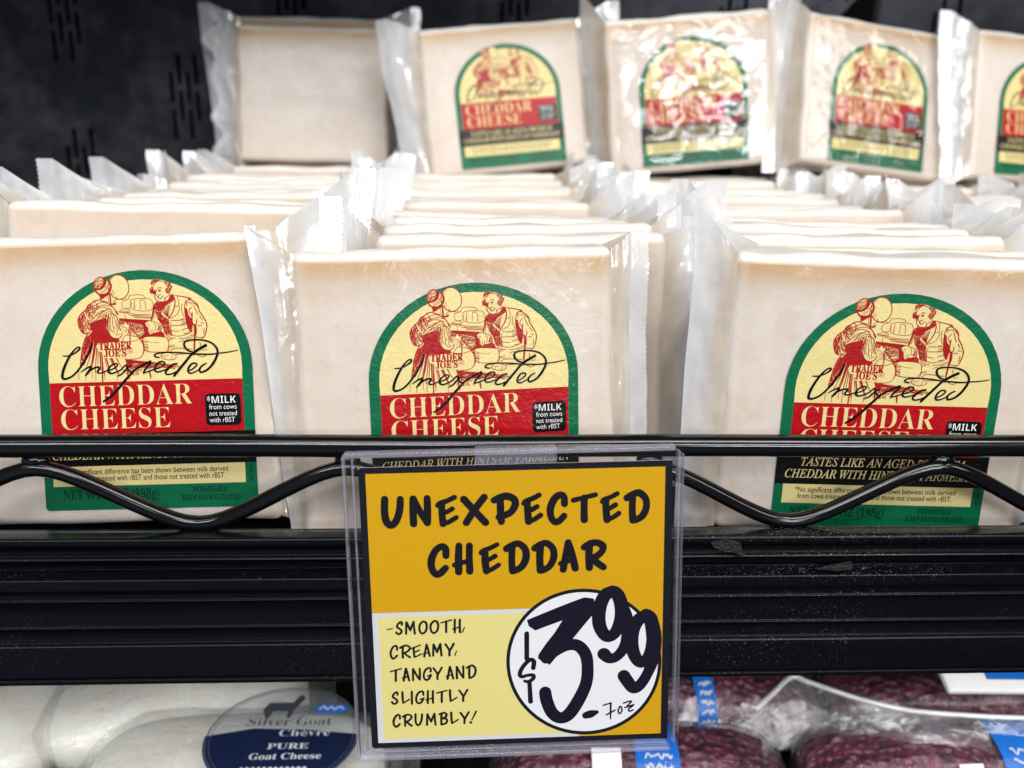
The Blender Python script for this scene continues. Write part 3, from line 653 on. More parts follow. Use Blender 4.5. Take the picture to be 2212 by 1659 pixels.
def pack(base, lean, yaw, roll, label, group, cheese=0, films=(0, 1), lx=None, lscale=1., flip=False, films_own=None, lz=.0035):
    mt = Matrix.Translation(Vector(base)) @ Rm(lean, yaw, roll)
    if flip: mt = mt @ Matrix.Translation((0, CT, 0)) @ Matrix.Rotation(math.pi, 4, 'Z')
    e = empty('cheese_pack', mat=mt); tag(e, label, 'cheese pack', group)
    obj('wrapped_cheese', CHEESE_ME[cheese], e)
    for s, k in zip((-1, 1), films):
        fm, cm = (films_own or {}).get(s) or FILMS[s][k]
        f = obj('film_end', fm, e); obj('crimped_seal', cm, f)
    if lx is not None:
        l = obj('label', LABEL_ME, e); l.location = (lx, -.0003, lz); l.scale = (lscale,)*3
    return e

SHELF_Z = -.0372
GF = 'cheese packs facing front along the rail'; GR = 'cheese packs filed in rows behind the front ones'; GB = 'cheese packs standing on top of the rows at the back'
own = {1: film_mesh(1, .0150, .012, .011, .003, .45, -.35, 41, ymid=.15)}
pack((-.1194, .0108, -.0302), R(14.1), R(-3.2), R(-2.7), 'front cheddar pack at the left, its green label seen around the wavy wire', GF, 1, (0, 4), .0090, films_own=own, lz=.0047)
own = {-1: film_mesh(-1, .0138, .0050, .008, .001, .0, 2.6, 42, crimp=.0034, ymid=.05, wr=.0014), 1: film_mesh(1, .0072, .0072, .004, .002, .10, .15, 43, crimp=.0062, ymid=.12, wr=.0014)}
pack((-.0137, .0142, -.0345), R(8.4), R(7.2), R(-.7), 'front cheddar pack in the middle, standing right behind the yellow price card', GF, 2, (0, 1), .0045, films_own=own, lz=.0055)
own = {-1: film_mesh(-1, .0140, .0125, .0150, .002, .06, 2.5, 44, crimp=.004, ymid=.10, wr=.0016), 1: film_mesh(1, .012, .012, .006, .004, .3, .2, 45)}
pack((.1155, .0108, -.0348), R(3.9), R(-1.3), R(1.1), 'front cheddar pack at the right, its label bottom hidden by the channel', GF, 3, (0, 1), .0030, 1.035, films_own=own, lz=.0024)

ORD = ['second', 'third', 'fourth', 'fifth', 'sixth', 'seventh', 'eighth', 'ninth', 'tenth', 'eleventh', 'twelfth', 'thirteenth', 'fourteenth', 'fifteenth', 'sixteenth', 'seventeenth']
def row(xs, y0, y1, name, n, zoff, seed, first=0, dzs=None, xj=.003, dxs=None, own=None):
    rg = random.Random(seed)
    for i in range(n):
        u = i/max(1, n-1); y = y0 + (y1 - y0)*u + rg.uniform(-.002, .002); x = xs(y) + rg.uniform(-xj, xj) + (dxs[i] if dxs and i < len(dxs) else 0)
        z = SHELF_Z + .0012 + (dzs[i] if dzs and i < len(dzs) else rg.uniform(-.0005, .0035)) + zoff
        pack((x, y, z), R(rg.uniform(6, 11)), R(rg.uniform(-1.8, 1.8)), R(rg.uniform(-1.3, 1.3)),
             '%s cheddar pack from the front in the %s row, only its top showing' % (ORD[first+i], name), GR, 6 + rg.randrange(6), (rg.randrange(8), rg.randrange(8)), films_own=(own or {}).get(i))
OWN = {0: {1: film_mesh(1, .0165, .010, .013, .003, .30, -.2, 51, ymid=.15), -1: film_mesh(-1, .016, .012, .012, .003, .3, .3, 52, ymid=.15)}, 1: {1: film_mesh(1, .022, .013, .019, .003, .35, -.3, 53, ymid=.15)}, 2: {-1: film_mesh(-1, .026, .016, .010, .003, .2, -.3, 54, ymid=.15)}}
row(lambda y: -.1165 - .00*y, .050, .405, 'left', 15, .001, 3, dzs=[.0095, .004, .001], own=OWN, dxs=[-.001])
OWN = {0: {1: film_mesh(1, .020, .014, .006, .003, .25, .1, 61, ymid=.15), -1: film_mesh(-1, .012, .010, .010, .003, .3, -.3, 62, ymid=.15)}, 1: {1: film_mesh(1, .024, .014, .016, .003, .25, -.5, 63, ymid=.15)}, 2: {1: film_mesh(1, .026, .014, .017, .003, .35, .3, 64, ymid=.15)}}
row(lambda y: -.0085 + .008*y, .047, .375, 'middle', 15, 0, 4, dzs=[.0015, .002, .001], own=OWN, dxs=[.016, .014, .010, .004], xj=.002)
OWN = {0: {-1: film_mesh(-1, .022, .014, .010, .003, .1, .2, 71, ymid=.15)}, 1: {1: film_mesh(1, .026, .016, .016, .003, .2, .3, 72, ymid=.15)}, 3: {1: film_mesh(1, .028, .016, .013, .003, .4, -.3, 73, ymid=.15)}}
row(lambda y: .1385 - .04*y, .040, .375, 'right', 16, -.001, 5, dzs=[.000, .001, .0015, .001], own=OWN)
row(lambda y: .2640 - .05*y, .060, .375, 'far right', 14, -.002, 6)
row(lambda y: .3850 - .05*y, .180, .375, 'outermost right', 8, -.002, 8)

# second tier at the back
BZ = .0555
def base_of(o, lean, yaw, roll, lx, lz=.0035):
    r = Rm(lean, yaw, roll).to_3x3(); return Vector(o) - r @ Vector((lx, 0, lz + .0363))
pack((-.1185, .385, .0565), R(11), R(2), R(.3), 'blank cheddar pack seen from its unlabelled back, standing leftmost in the upper tier', GB, 0, (4, 2), None, films_own={-1: film_mesh(-1, .018, .013, .012, .002, .1, .2, 81, crimp=.005, wav=.32)})
pack((-.1240, .416, .0640), R(9), R(1), R(0), 'dim cheddar pack peeking over the blank one in the upper tier', GB, 2, (3, 3), None)
l = (R(11), R(3), R(-5.8)); pack(base_of((.0116, .3321, .0956), *l, .002), *l, 'upper tier cheddar pack second from left, tilted, its label free of glare', GB, 4, (1, 3), .002)
l = (R(6.5), R(1.7), R(-5.35)); gp = pack(base_of((.1217, .3096, .1000), *l, .002), *l, 'upper tier cheddar pack in the middle with bright white glints across its label', GB, 5, (5, 1), .002); shiny(gp, 1)
l = (R(15), R(11), R(6.8)); gp = pack(base_of((.2346, .3071, .0993), *l, .001), *l, 'upper tier cheddar pack leaning the other way, fourth from left, with glare spots', GB, 3, (2, 4), .001); shiny(gp, 2)
l = (R(13), R(8), R(4.0)); pack(base_of((.3440, .3150, .0940), *l, .000), *l, 'upper tier cheddar pack cut off by the right edge of the photo', GB, 1, (3, 0), .000)

# ------------------------------------------------------------------ shelf, channel, rail
sh = empty('display_shelf', (0, 0, SHELF_Z)); tag(sh, 'black shelf with a ribbed price channel along its front edge', 'shelf')
d = obj('deck', bm_mesh('deck', box_bm(-.60, .62, -.002, .43, -.008, 0, .001), [M_DECK]), sh)
prof = [(1146, -.0020), (1150, -.0050), (1159, -.0085), (1163, -.0098), (1168, -.0104), (1178, -.0106), (1183, -.0100), (1186, -.0080), (1201, -.0080), (1204, -.0100), (1211, -.0108), (1213, -.0080), (1229, -.0060),
        (1250, -.0112), (1254, -.0118), (1277, -.0120), (1280, -.0104), (1295, -.0104), (1297, -.0111), (1301, -.0111), (1302, -.0104), (1352, -.0102), (1354, -.0111), (1359, -.0111), (1361, -.0102), (1387, -.0102),
        (1391, -.0124), (1396, -.0130), (1459, -.0140), (1463, -.0140), (1464, -.0130), (1467, -.0130), (1468, -.0144), (1477, -.0144)]
pr = [(y, at_y(400, py, y).z) for py, y in prof] + [(-.001, at_y(400, 1477, -.0144).z), (-.001, at_y(400, 1146, -.002).z)]
NX = 60; xs = [-.45 + .95*i/NX for i in range(NX+1)]
bm = bmesh.new(); rows = []
for x in xs: rows.append([bm.verts.new((x, y + .0002*mnoise.noise(Vector((x*9, z*50, 0))), z - SHELF_Z)) for y, z in pr])
npf = len(pr)
for i in range(NX):
    for j in range(npf): bm.faces.new((rows[i][j], rows[i][(j+1) % npf], rows[i+1][(j+1) % npf], rows[i+1][j]))
es = [e for e in bm.edges if abs(e.verts[0].co.x - e.verts[1].co.x) > .001]
bmesh.ops.recalc_face_normals(bm, faces=bm.faces[:])
bmesh.ops.bevel(bm, geom=es, offset=.00022, segments=2, affect='EDGES', profile=.5)
ch = obj('price_channel', bm_mesh('price_channel', bm, [M_CHAN]), sh)
# torn bit of tape left on the channel
def scrap(pix, y, mat, name, parent):
    pts = [at_y(px, py, y) for px, py in pix]; bm = bmesh.new()
    f = bm.faces.new([bm.verts.new(p - Vector((0, 0, SHELF_Z))) for p in pts]); r = bmesh.ops.extrude_face_region(bm, geom=[f])
    for v in r['geom']:
        if isinstance(v, bmesh.types.BMVert): v.co.y -= .0002
    return obj(name, bm_mesh(name, bm, [mat], False), parent)
M_TAPE = mat_plain('old_tape', (.010, .0105, .012), .6, bump=(900, .8, .001))
scrap([(1535, 1171), (1560, 1164), (1585, 1166), (1600, 1174), (1604, 1190), (1612, 1199), (1600, 1202), (1588, 1193), (1562, 1190), (1540, 1181)], -.0111, M_TAPE, 'tape_scrap', sh)
scrap([(1760, 1228), (1790, 1221), (1838, 1212), (1842, 1222), (1838, 1230), (1800, 1232)], -.0118, M_TAPE, 'tape_scrap', sh)

gd = empty('wire_guard', (0, 0, -.027)); tag(gd, 'glossy black wire guard rail with a wavy lower wire in front of the packs', 'guard rail')
rail = tube('top_rail', [(-.45 + .95*i/40, .0002*math.sin(i*1.3), .027 + .00012*math.sin(i*.9 + 1)) for i in range(41)], .0034, M_RAIL, gd, 24)
X0, PER, ZT, ZB = -.1378, .0895, -.0068, -.0247
wp = []
for i in range(-4*24, 6*24+1):
    ph = i/24.; c = math.asin(.80*math.cos(2*math.pi*ph))/math.asin(.80)
    wp.append((X0 + PER*ph, -.0004, .027 + (ZT + ZB)/2 + (ZT - ZB)/2*c))
tube('wavy_wire', wp, .00235, M_RAIL, gd, 16)
for k in range(-4, 6):                                       # weld beads where the wire meets the rail
    bm = bmesh.new(); bmesh.ops.create_icosphere(bm, subdivisions=3, radius=.0022)
    for v in bm.verts:
        v.co.x *= 1.8; v.co.z *= .8; v.co += v.co.normalized()*.0005*mnoise.noise(v.co*900 + Vector((k, 0, 0)))
        v.co += Vector((X0 + PER*k, -.0003, .027 - .0042))
    obj('weld_bead', bm_mesh('weld_bead', bm, [M_RAIL]), gd)

# ------------------------------------------------------------------ price card in its sleeve
def homog(src, dst):
    A = []; b = []
    for (x, y), (u, v) in zip(src, dst):
        A += [[x, y, 1, 0, 0, 0, -u*x, -u*y], [0, 0, 0, x, y, 1, -v*x, -v*y]]; b += [u, v]
    h = np.linalg.solve(np.array(A, float), np.array(b, float)); return np.append(h, 1).reshape(3, 3)
CWD, CHT = .0797, .0792
HM = homog([(1453.6, 1871.1), (2710.9, 1839.2), (2672.7, 2969.1), (1489.4, 2989.8)], [(0, CHT), (CWD, CHT), (CWD, 0), (0, 0)])
def sg(pts, ox, oy, sc):
    o = []
    for p in pts:
        q = HM @ np.array([ox + p[0]*sc, oy + p[1]*sc, 1]); o.append((q[0]/q[2], q[1]/q[2]))
    return o
def cmat(name, col, rough=.55): return mat_print(name, col, rough, (300, .04, .0003), .15)
K = [cmat('card_navy', (.004, .004, .010)), cmat('card_amber', (.60, .325, .001)), cmat('card_grey_white', (.62, .62, .62)), cmat('card_pale_yellow', (.72, .63, .225)), cmat('card_lettering', (.003, .003, .006)), cmat('card_white', (.75, .76, .77)), cmat('marker_ink', (.005, .003, .014), .4)]
NV, AM, GW, PY, LT, WT, MK = range(7)
GL = {  # brush capitals: strokes in a unit box (x right, y down)
 'U': [[(.06, .0), (.04, .45), (.12, .82), (.38, 1.), (.70, .86), (.94, .45), (1., .0)]],
 'N': [[(.06, 1.), (.04, .5), (.06, .03)], [(.06, .03), (.5, .55), (.93, .95)], [(.93, .95), (.95, .5), (.94, .0)]],
 'E': [[(.0, .30), (.12, .22), (.55, .12), (.92, .0)], [(.22, .22), (.22, .6), (.28, .97)], [(.24, .60), (.5, .53), (.80, .42)], [(.28, .97), (.6, .90), (1., .74)]],
 'X': [[(.0, .08), (.4, .45), (1., 1.)], [(.95, .0), (.5, .48), (.10, 1.)]],
 'P': [[(.0, .16), (.3, .05), (.62, .0), (.95, .12), (1., .36), (.80, .62), (.52, .74), (.22, .82)], [(.30, .1), (.30, .55), (.33, 1.)]],
 'C': [[(.98, .34), (.95, .08), (.72, .0), (.34, .14), (.06, .48), (.08, .80), (.32, 1.), (.60, .97), (.94, .78)]],
 'T': [[(.0, .22), (.45, .12), (1., .0)], [(.50, .12), (.48, .55), (.48, 1.)]],
 'D': [[(.0, .18), (.34, .03), (.66, .0), (.96, .20), (1., .52), (.80, .82), (.52, .96), (.30, 1.)], [(.30, .10), (.26, .55), (.28, 1.)]],
 'H': [[(.28, .0), (.24, .5), (.24, 1.)], [(.90, .0), (.88, .5), (.90, .98)], [(.0, .74), (.40, .66), (.86, .58)]],
 'A': [[(.16, 1.), (.32, .5), (.50, .0)], [(.50, .0), (.72, .45), (.92, .96)], [(.0, .78), (.38, .72), (.76, .62)]],
 'R': [[(.0, .18), (.34, .03), (.70, .0), (.98, .14), (.94, .34), (.64, .54), (.24, .66)], [(.28, .10), (.24, .55), (.26, 1.)], [(.36, .58), (.66, .80), (1., .98)]],
 'S': [[(.95, .22), (.92, .02), (.60, .03), (.22, .24), (.20, .42), (.56, .55), (.86, .70), (.84, .86), (.52, 1.), (.18, .96), (.0, .84)]],
 'M': [[(.06, 1.), (.08, .5), (.12, .03)], [(.12, .03), (.34, .42), (.50, .70)], [(.50, .70), (.66, .36), (.86, .0)], [(.86, .0), (.90, .5), (.97, 1.)]],
 'O': [[(.52, .0), (.14, .22), (.02, .56), (.16, .90), (.46, 1.), (.82, .82), (.98, .46), (.88, .10), (.52, .0), (.34, .08)]],
 'Y': [[(.0, .05), (.26, .32), (.50, .60)], [(1., .0), (.72, .34), (.48, .66), (.46, 1.)]],
 'G': [[(.92, .30), (.90, .06), (.62, .0), (.24, .20), (.04, .56), (.12, .90), (.42, 1.), (.74, .86), (.92, .62)], [(.52, .70), (.74, .62), (1., .56)]],
 'L': [[(.12, .0), (.14, .5), (.20, .96)], [(.20, .96), (.55, .84), (1., .64)]],
 'I': [[(.5, .0), (.5, .5), (.5, 1.)]],
 'B': [[(.0, .12), (.34, .02), (.70, .0), (.92, .14), (.82, .34), (.40, .48)], [(.40, .48), (.86, .52), (.98, .70), (.80, .90), (.24, 1.)], [(.28, .08), (.24, .5), (.24, 1.)]],
}
def card_mesh():
    P = Print()
    a = lambda s, t: (s*CWD, (1 - t)*CHT)
    P.rect(0, 0, CWD, CHT, NV, 0, .0008)
    P.poly([a(.022, .021), a(.978, .021), a(.978, .981), a(.60, .981), a(.60, .503), a(.022, .503)], AM, 1)
    P.poly([a(.022, .503), a(.70, .503), a(.70, .981), a(.022, .981)], GW, 2)
    P.poly([a(.042, .518), a(.70, .518), a(.70, .966), a(.042, .966)], PY, 3)
    z3 = lambda pts: sg(pts, 2000, 2320, .39773); u3 = CWD/1240.*.39773
    ring = [(855 + 787*math.cos(2*math.pi*k/72), 838 + 743*math.sin(2*math.pi*k/72)) for k in range(72)]
    inn = [(855 + 752*math.cos(2*math.pi*k/72), 838 + 708*math.sin(2*math.pi*k/72)) for k in range(72)]
    def clip(pts): return [(min(x, CWD*.9995), max(z, CHT*.0005)) for x, z in pts]
    P.poly(clip(z3(ring)), NV, 4)
    P.poly(z3(inn), WT, 5)
    P.rect(CWD*.977, 0, CWD, CHT, NV, 6)                      # the border runs over the circle
    # title
    z1 = lambda pts: sg(pts, 1480, 1880, .5425); u1 = CWD/1240.*.5425
    T = [('U', 108, 185, 280, 430), ('N', 315, 178, 482, 420), ('E', 500, 172, 685, 425), ('X', 690, 172, 900, 412), ('P', 912, 165, 1118, 405), ('E', 1130, 157, 1305, 410), ('C', 1320, 155, 1485, 408), ('T', 1497, 155, 1713, 393), ('E', 1712, 147, 1885, 398), ('D', 1897, 143, 2092, 398),
         ('C', 440, 535, 608, 790), ('H', 615, 530, 790, 775), ('E', 812, 522, 990, 778), ('D', 998, 518, 1192, 770), ('D', 1205, 515, 1397, 768), ('A', 1395, 508, 1565, 762), ('R', 1572, 512, 1765, 750)]
    rg = random.Random(11)
    def glyph(chh, x0, y0, x1, y1, w, f, u):
        h = w*.5; thin = {'E': (0, 2, 3), 'T': (0,), 'H': (2,), 'A': (2,), 'P': (), 'G': (1,), 'L': (1,)}.get(chh, ())
        for i, st in enumerate(GL[chh]):
            pts = [(x0 + h + p[0]*(x1 - x0 - 2*h), y0 + h + p[1]*(y1 - y0 - 2*h)) for p in st]
            pts = f(pts); ww = w*u*(.74 if i in thin else 1.04)
            n = len(pts); wl = [ww*rg.uniform(.92, 1.06) for _ in range(n)]
            P.line(pts, wl, LT, 6, 6)
    for t in T: glyph(*t, 52, z1, u1)
    z2 = lambda pts: sg(pts, 1480, 2380, .36166); u2 = CWD/1240.*.36166
    TX = [('S', 298, 280, 390, 437), ('M', 400, 278, 530, 435), ('O', 550, 275, 660, 432), ('O', 672, 270, 785, 428), ('T', 790, 262, 930, 420), ('H', 918, 258, 1030, 425),
          ('C', 232, 540, 332, 705), ('R', 340, 540, 470, 697), ('E', 465, 535, 592, 695), ('A', 588, 530, 692, 690), ('M', 692, 525, 818, 680), ('Y', 835, 525, 950, 680),
          ('T', 232, 795, 370, 955), ('A', 358, 795, 462, 955), ('N', 470, 795, 578, 950), ('G', 588, 790, 700, 948), ('Y', 700, 788, 815, 940), ('A', 838, 780, 945, 942), ('N', 950, 778, 1055, 935), ('D', 1065, 770, 1185, 932),
          ('S', 240, 1055, 330, 1208), ('L', 345, 1052, 455, 1205), ('I', 455, 1050, 485, 1210), ('G', 500, 1050, 615, 1205), ('H', 610, 1045, 722, 1205), ('T', 730, 1042, 868, 1195), ('L', 865, 1040, 975, 1192), ('Y', 978, 1038, 1092, 1188),
          ('C', 250, 1305, 350, 1460), ('R', 355, 1305, 475, 1455), ('U', 490, 1302, 590, 1448), ('M', 612, 1300, 740, 1448), ('B', 755, 1292, 865, 1445), ('L', 875, 1290, 985, 1437), ('Y', 988, 1288, 1102, 1435)]
    for t in TX: glyph(*t, 25, z2, u2)
    for pts, w in (([(216, 372), (272, 363)], 14), ([(1058, 358), (1045, 388), (1032, 412)], 14), ([(968, 618), (957, 645), (948, 668)], 13), ([(1172, 1292), (1145, 1345), (1122, 1388)], [22, 20, 14]), ([(1108, 1414), (1113, 1416)], 30)):
        P.stroke(z2(pts), np.array(w)*u2 if not np.isscalar(w) else w*u2, LT, 6)
    # marker price
    mk = lambda pts, w: P.line(z3(pts), [q*u3 for q in (w if isinstance(w, list) else [w, w])], MK, 7, 7)
    P.poly(z3([(282, 408), (420, 352), (600, 280), (760, 220), (865, 182), (960, 195), (975, 250), (940, 370), (845, 480), (735, 612), (700, 640), (560, 800), (505, 865), (440, 830), (388, 800), (392, 762), (470, 650), (560, 540), (640, 415), (500, 465), (365, 515), (300, 470)]), MK, 7)
    mk([(470, 800), (560, 725), (680, 668), (790, 672), (868, 760), (888, 900), (870, 1060), (790, 1230), (690, 1370), (600, 1405), (520, 1350), (470, 1230), (455, 1140)], [120, 126, 126, 130, 128, 124, 128, 136, 140, 132, 132, 132, 128])
    mk([(1170, 125), (1080, 160), (1020, 290), (1012, 450), (1060, 560), (1120, 585), (1190, 520), (1235, 400), (1240, 270), (1205, 160), (1150, 122)], [130, 140, 142, 140, 130, 118, 130, 140, 144, 138, 130])
    mk([(1240, 270), (1290, 400), (1300, 560), (1265, 690), (1190, 785), (1110, 805), (1055, 760)], [138, 138, 130, 116, 108, 118, 138])
    mk([(1500, 365), (1410, 420), (1350, 540), (1345, 700), (1390, 820), (1450, 850), (1520, 780), (1560, 640), (1555, 500), (1535, 400), (1490, 362)], [130, 138, 142, 140, 128, 122, 134, 146, 150, 140, 130])
    mk([(1545, 440), (1575, 600), (1560, 800), (1500, 960), (1420, 1080), (1350, 1110), (1290, 1040), (1255, 985)], [150, 150, 132, 112, 120, 130, 134, 134])
    mk([(278, 545), (276, 680), (275, 800)], 50); mk([(338, 895), (345, 830), (305, 812), (235, 880), (203, 950), (220, 982), (280, 968), (335, 968), (338, 998), (290, 1032), (250, 1025)], [48, 50, 46, 44, 46, 40, 36, 42, 44, 38, 34])
    mk([(298, 1045), (302, 1140), (306, 1235)], [46, 48, 52]); mk([(862, 1385), (915, 1370), (975, 1352)], [78, 92, 42])
    mk([(1042, 1284), (1120, 1262)], 17); mk([(1118, 1262), (1115, 1340), (1113, 1422)], [22, 20, 14]); mk([(1072, 1382), (1160, 1336)], 18)
    mk([(1210, 1300), (1192, 1340), (1205, 1372), (1230, 1345), (1225, 1305), (1208, 1298)], 17)
    mk([(1248, 1264), (1330, 1246), (1285, 1298), (1352, 1282)], 18); mk([(1262, 1310), (1345, 1290), (1300, 1325), (1308, 1348), (1345, 1336)], 18)
    P.v = [(x - CWD/2, y - .0003, z) for x, y, z in P.v]
    # card stock behind the print
    V = len(P.v); h = .0003
    for x, z in ((-CWD/2, 0), (CWD/2, 0), (CWD/2, CHT), (-CWD/2, CHT)): P.v += [(x, -h + 2e-6, z), (x, 0, z)]
    P.f += [[V+1, V+7, V+5, V+3], [V, V+1, V+3, V+2], [V+2, V+3, V+5, V+4], [V+4, V+5, V+7, V+6], [V+6, V+7, V+1, V]]; P.m += [GW]*5
    return P.mesh('price_card', K)
# stand the card: bottom tipped towards the viewer
c00 = at_y(804, 1615, -.0185); lean = R(-7.0)
_tl = at_y(785, 1010, -.0085); _tr = at_y(1464, 993, -.0092)
ex_ = (_tr - _tl).normalized(); ez_ = (_tl - c00).normalized(); ez_ = (ez_ - ex_*(ez_ @ ex_)).normalized(); ey_ = ez_.cross(ex_)
bot = c00 + ex_*(_tr - _tl).length/2
smat = Matrix(((ex_.x, ey_.x, ez_.x, bot.x), (ex_.y, ey_.y, ez_.y, bot.y), (ex_.z, ey_.z, ez_.z, bot.z), (0, 0, 0, 1)))
SC = (_tr - _tl).length/CWD
pc = obj('price_card', card_mesh()); pc.matrix_world = smat @ Matrix.Diagonal((SC, SC*1., (_tl - c00).length/CHT, 1))
tag(pc, 'yellow price card reading 3.99 in thick black marker, held in the clear sleeve', 'price card')
M_SLV = mat_clear('clear_plastic', .004, .08, (.975, .975, .985), 1.22, (60, .04, .0006))
M_SLE = mat_clear('clear_plastic_edge', .17, .15, (.93, .93, .965), 1.5, (300, .04, .0004), (.62, .62, .72))
sl = empty('card_sleeve', mat=smat); tag(sl, 'clear plastic sleeve hanging from the rail around the yellow price card', 'sign holder')
x0, x1, z0, z1 = -CWD/2*SC - .0040, CWD/2*SC + .0016, -.0028, CHT*SC + .0026
def panel(y, z, mat, name, xa=x0, xb=x1, za=z0, zb=z1):
    nx, nz = 24, 24; vs = []; fs = []
    for i in range(nx+1):
        for j in range(nz+1):
            x = xa + (xb - xa)*i/nx; zz = za + (zb - za)*j/nz; vs.append((x, y + .00035*mnoise.noise(Vector((x*40, zz*40, y*1e3))), zz))
    for i in range(nx):
        for j in range(nz): q = i*(nz+1) + j; fs.append((q, q+nz+1, q+nz+2, q+1))
    return obj(name, mesh_from(name, vs, fs, [mat]), sl)
panel(-.0016, 0, M_SLV, 'front_sheet'); panel(.0012, 0, M_SLV, 'back_sheet', x0 + .0008, x1 + .0016, z0 + .0016, z1 - .0008)
def strip(name, xa, xb, za, zb, ya=-.0020, yb=.0016, r=.00035):
    return obj(name, bm_mesh(name, box_bm(xa, xb, ya, yb, za, zb, r, 3), [M_SLE]), sl)
strip('folded_edge', x0 - .0004, x0 + .0004, z0, z1); strip('folded_edge', x0 + .0021, x0 + .0027, z0 + .001, z1 - .001, -.0006, .0010, .0002)
strip('folded_edge', x1 - .0003, x1 + .0005, z0 + .002, z1 - .001); strip('folded_edge', x1 + .0012, x1 + .0018, z0 + .0045, z1 - .002, -.0006, .0014, .0003)
strip('folded_edge', x0 + .0002, x1 - .001, z0 - .0006, z0 + .0007); strip('folded_edge', x0 + .0002, x1 - .001, z1 - .0007, z1 + .0007)
strip('folded_edge', x0 + .002, x1 - .002, z0 + .0017, z0 + .0021, -.0012, .001, .0002)
strip('hanging_clip', -.012, .012, z1 - .006, z1 + .0005, .0022, .0052, .0008)

# ------------------------------------------------------------------ back wall and the shelf above
t = NT('black_back_panel'); v = t.vec('Object')
b = t.bsdf(); n1 = t.noise(14, 5, .65, v); n2 = t.noise(60, 4, .6, v)
t.l(t.mix(t.ramp(t.math('MULTIPLY', n1, t.math('ADD', n2, .35)), [(.35, 0.), (.62, 1.)]), (.016, .018, .026), (.060, .063, .070)), b.inputs['Base Color'])
t.l(t.ramp(n1, [(.35, .26), (.65, .42)]), b.inputs['Roughness']); b.inputs['Metallic'].default_value = .55
M_WALL = t.m
cu = bpy.data.curves.new('back_panel', 'CURVE'); cu.dimensions = '2D'; cu.fill_mode = 'BOTH'; cu.extrude = .0008
def spl(pts):
    s = cu.splines.new('POLY'); s.points.add(len(pts) - 1); s.use_cyclic_u = True
    for q, p in zip(s.points, pts): q.co = (*p, 0, 1)
WY = .44
spl([(-.75, -.35), (.75, -.35), (.75, .36), (-.75, .36)])
def slot(x, zc, L=.0215, w=.0030):
    r = w/2; spl([(x + r*math.cos(a), zc + L/2 - r + r*math.sin(a)) for a in [math.pi*k/5 for k in range(6)]] + [(x - r*math.cos(a), zc - L/2 + r - r*math.sin(a)) for a in [math.pi*k/5 for k in range(6)]])
for gi in range(-2, 9):
    for gz in range(-1, 4):
        gx = -.218 + gi*.079; zc = (.0975 if gi % 2 == 0 else .149) + (gz - 1)*.104
        for c in range(4):
            for r_ in range(2): slot(gx - .0088 + c*.0059, zc + (.0062 if c % 2 else -.0062) + (.0128 if r_ else -.0128))
tmp = bpy.data.objects.new('back_panel', cu); COL.objects.link(tmp); dg = bpy.context.evaluated_depsgraph_get(); dg.update()
wm = bpy.data.meshes.new_from_object(tmp.evaluated_get(dg)); bpy.data.objects.remove(tmp)
wm.materials.clear(); wm.materials.append(M_WALL)
w = obj('back_wall', wm); w.rotation_euler = (R(90), 0, 0); w.location = (0, WY, 0); tag(w, kind='structure')
v2 = obj('back_void', bm_mesh('back_void', box_bm(-.75, .75, WY + .03, WY + .04, -.35, .36), [mat_plain('void_black', (.004, .004, .004), .9)])); tag(v2, kind='structure')
us = empty('upper_shelf', (0, .35, .235)); tag(us, 'dark shelf above the upper tier of packs, its bracket crossing the top right corner', 'shelf')
obj('deck', bm_mesh('deck', box_bm(-.62, .62, -.10, .088, 0, .012, .001), [M_DECK]), us)
M_BRK = mat_black('bracket_black', (.008, .008, .009), .4, .15)
a = at_y(1655, 215, .425); e = at_y(1915, -60, .375); dv = (e - a)
bm = bmesh.new(); up = Vector((0, 0, 1)); pv = [bm.verts.new(Vector(p) - us.location) for p in (a, e, e - Vector((0, 0, .034)) + Vector((0, 0, 0)), a - Vector((0, 0, .050)))]
f = bm.faces.new(pv); r = bmesh.ops.extrude_face_region(bm, geom=[f])
for q in r['geom']:
    if isinstance(q, bmesh.types.BMVert): q.co.x -= .004
bmesh.ops.recalc_face_normals(bm, faces=bm.faces[:]); bmesh.ops.bevel(bm, geom=bm.edges[:], offset=.0006, segments=2, affect='EDGES')
obj('bracket', bm_mesh('bracket', bm, [M_BRK], False), us)

# ------------------------------------------------------------------ lower shelf and what lies on it
LZ = -.196
ls = empty('lower_shelf', (0, .1, LZ)); tag(ls, 'dark wire shelf underneath, holding the white goat cheese and purple logs', 'shelf')
obj('deck', bm_mesh('deck', box_bm(-.55, .55, -.35, .33, -.02, -.016, .0005), [M_DECK]), ls)
for k in range(14):
    x = -.45 + k*.07; tube('shelf_wire', [(x, -.30, -.0025), (x, .32, -.0025)], .0024, M_RAIL, ls, 10)
tube('cross_wire', [(-.5, .02, -.0075), (.5, .02, -.0075)], .003, M_RAIL, ls, 12)
tube('cross_wire', [(-.5, -.12, -.0075), (.5, -.12, -.0075)], .003, M_RAIL, ls, 12)

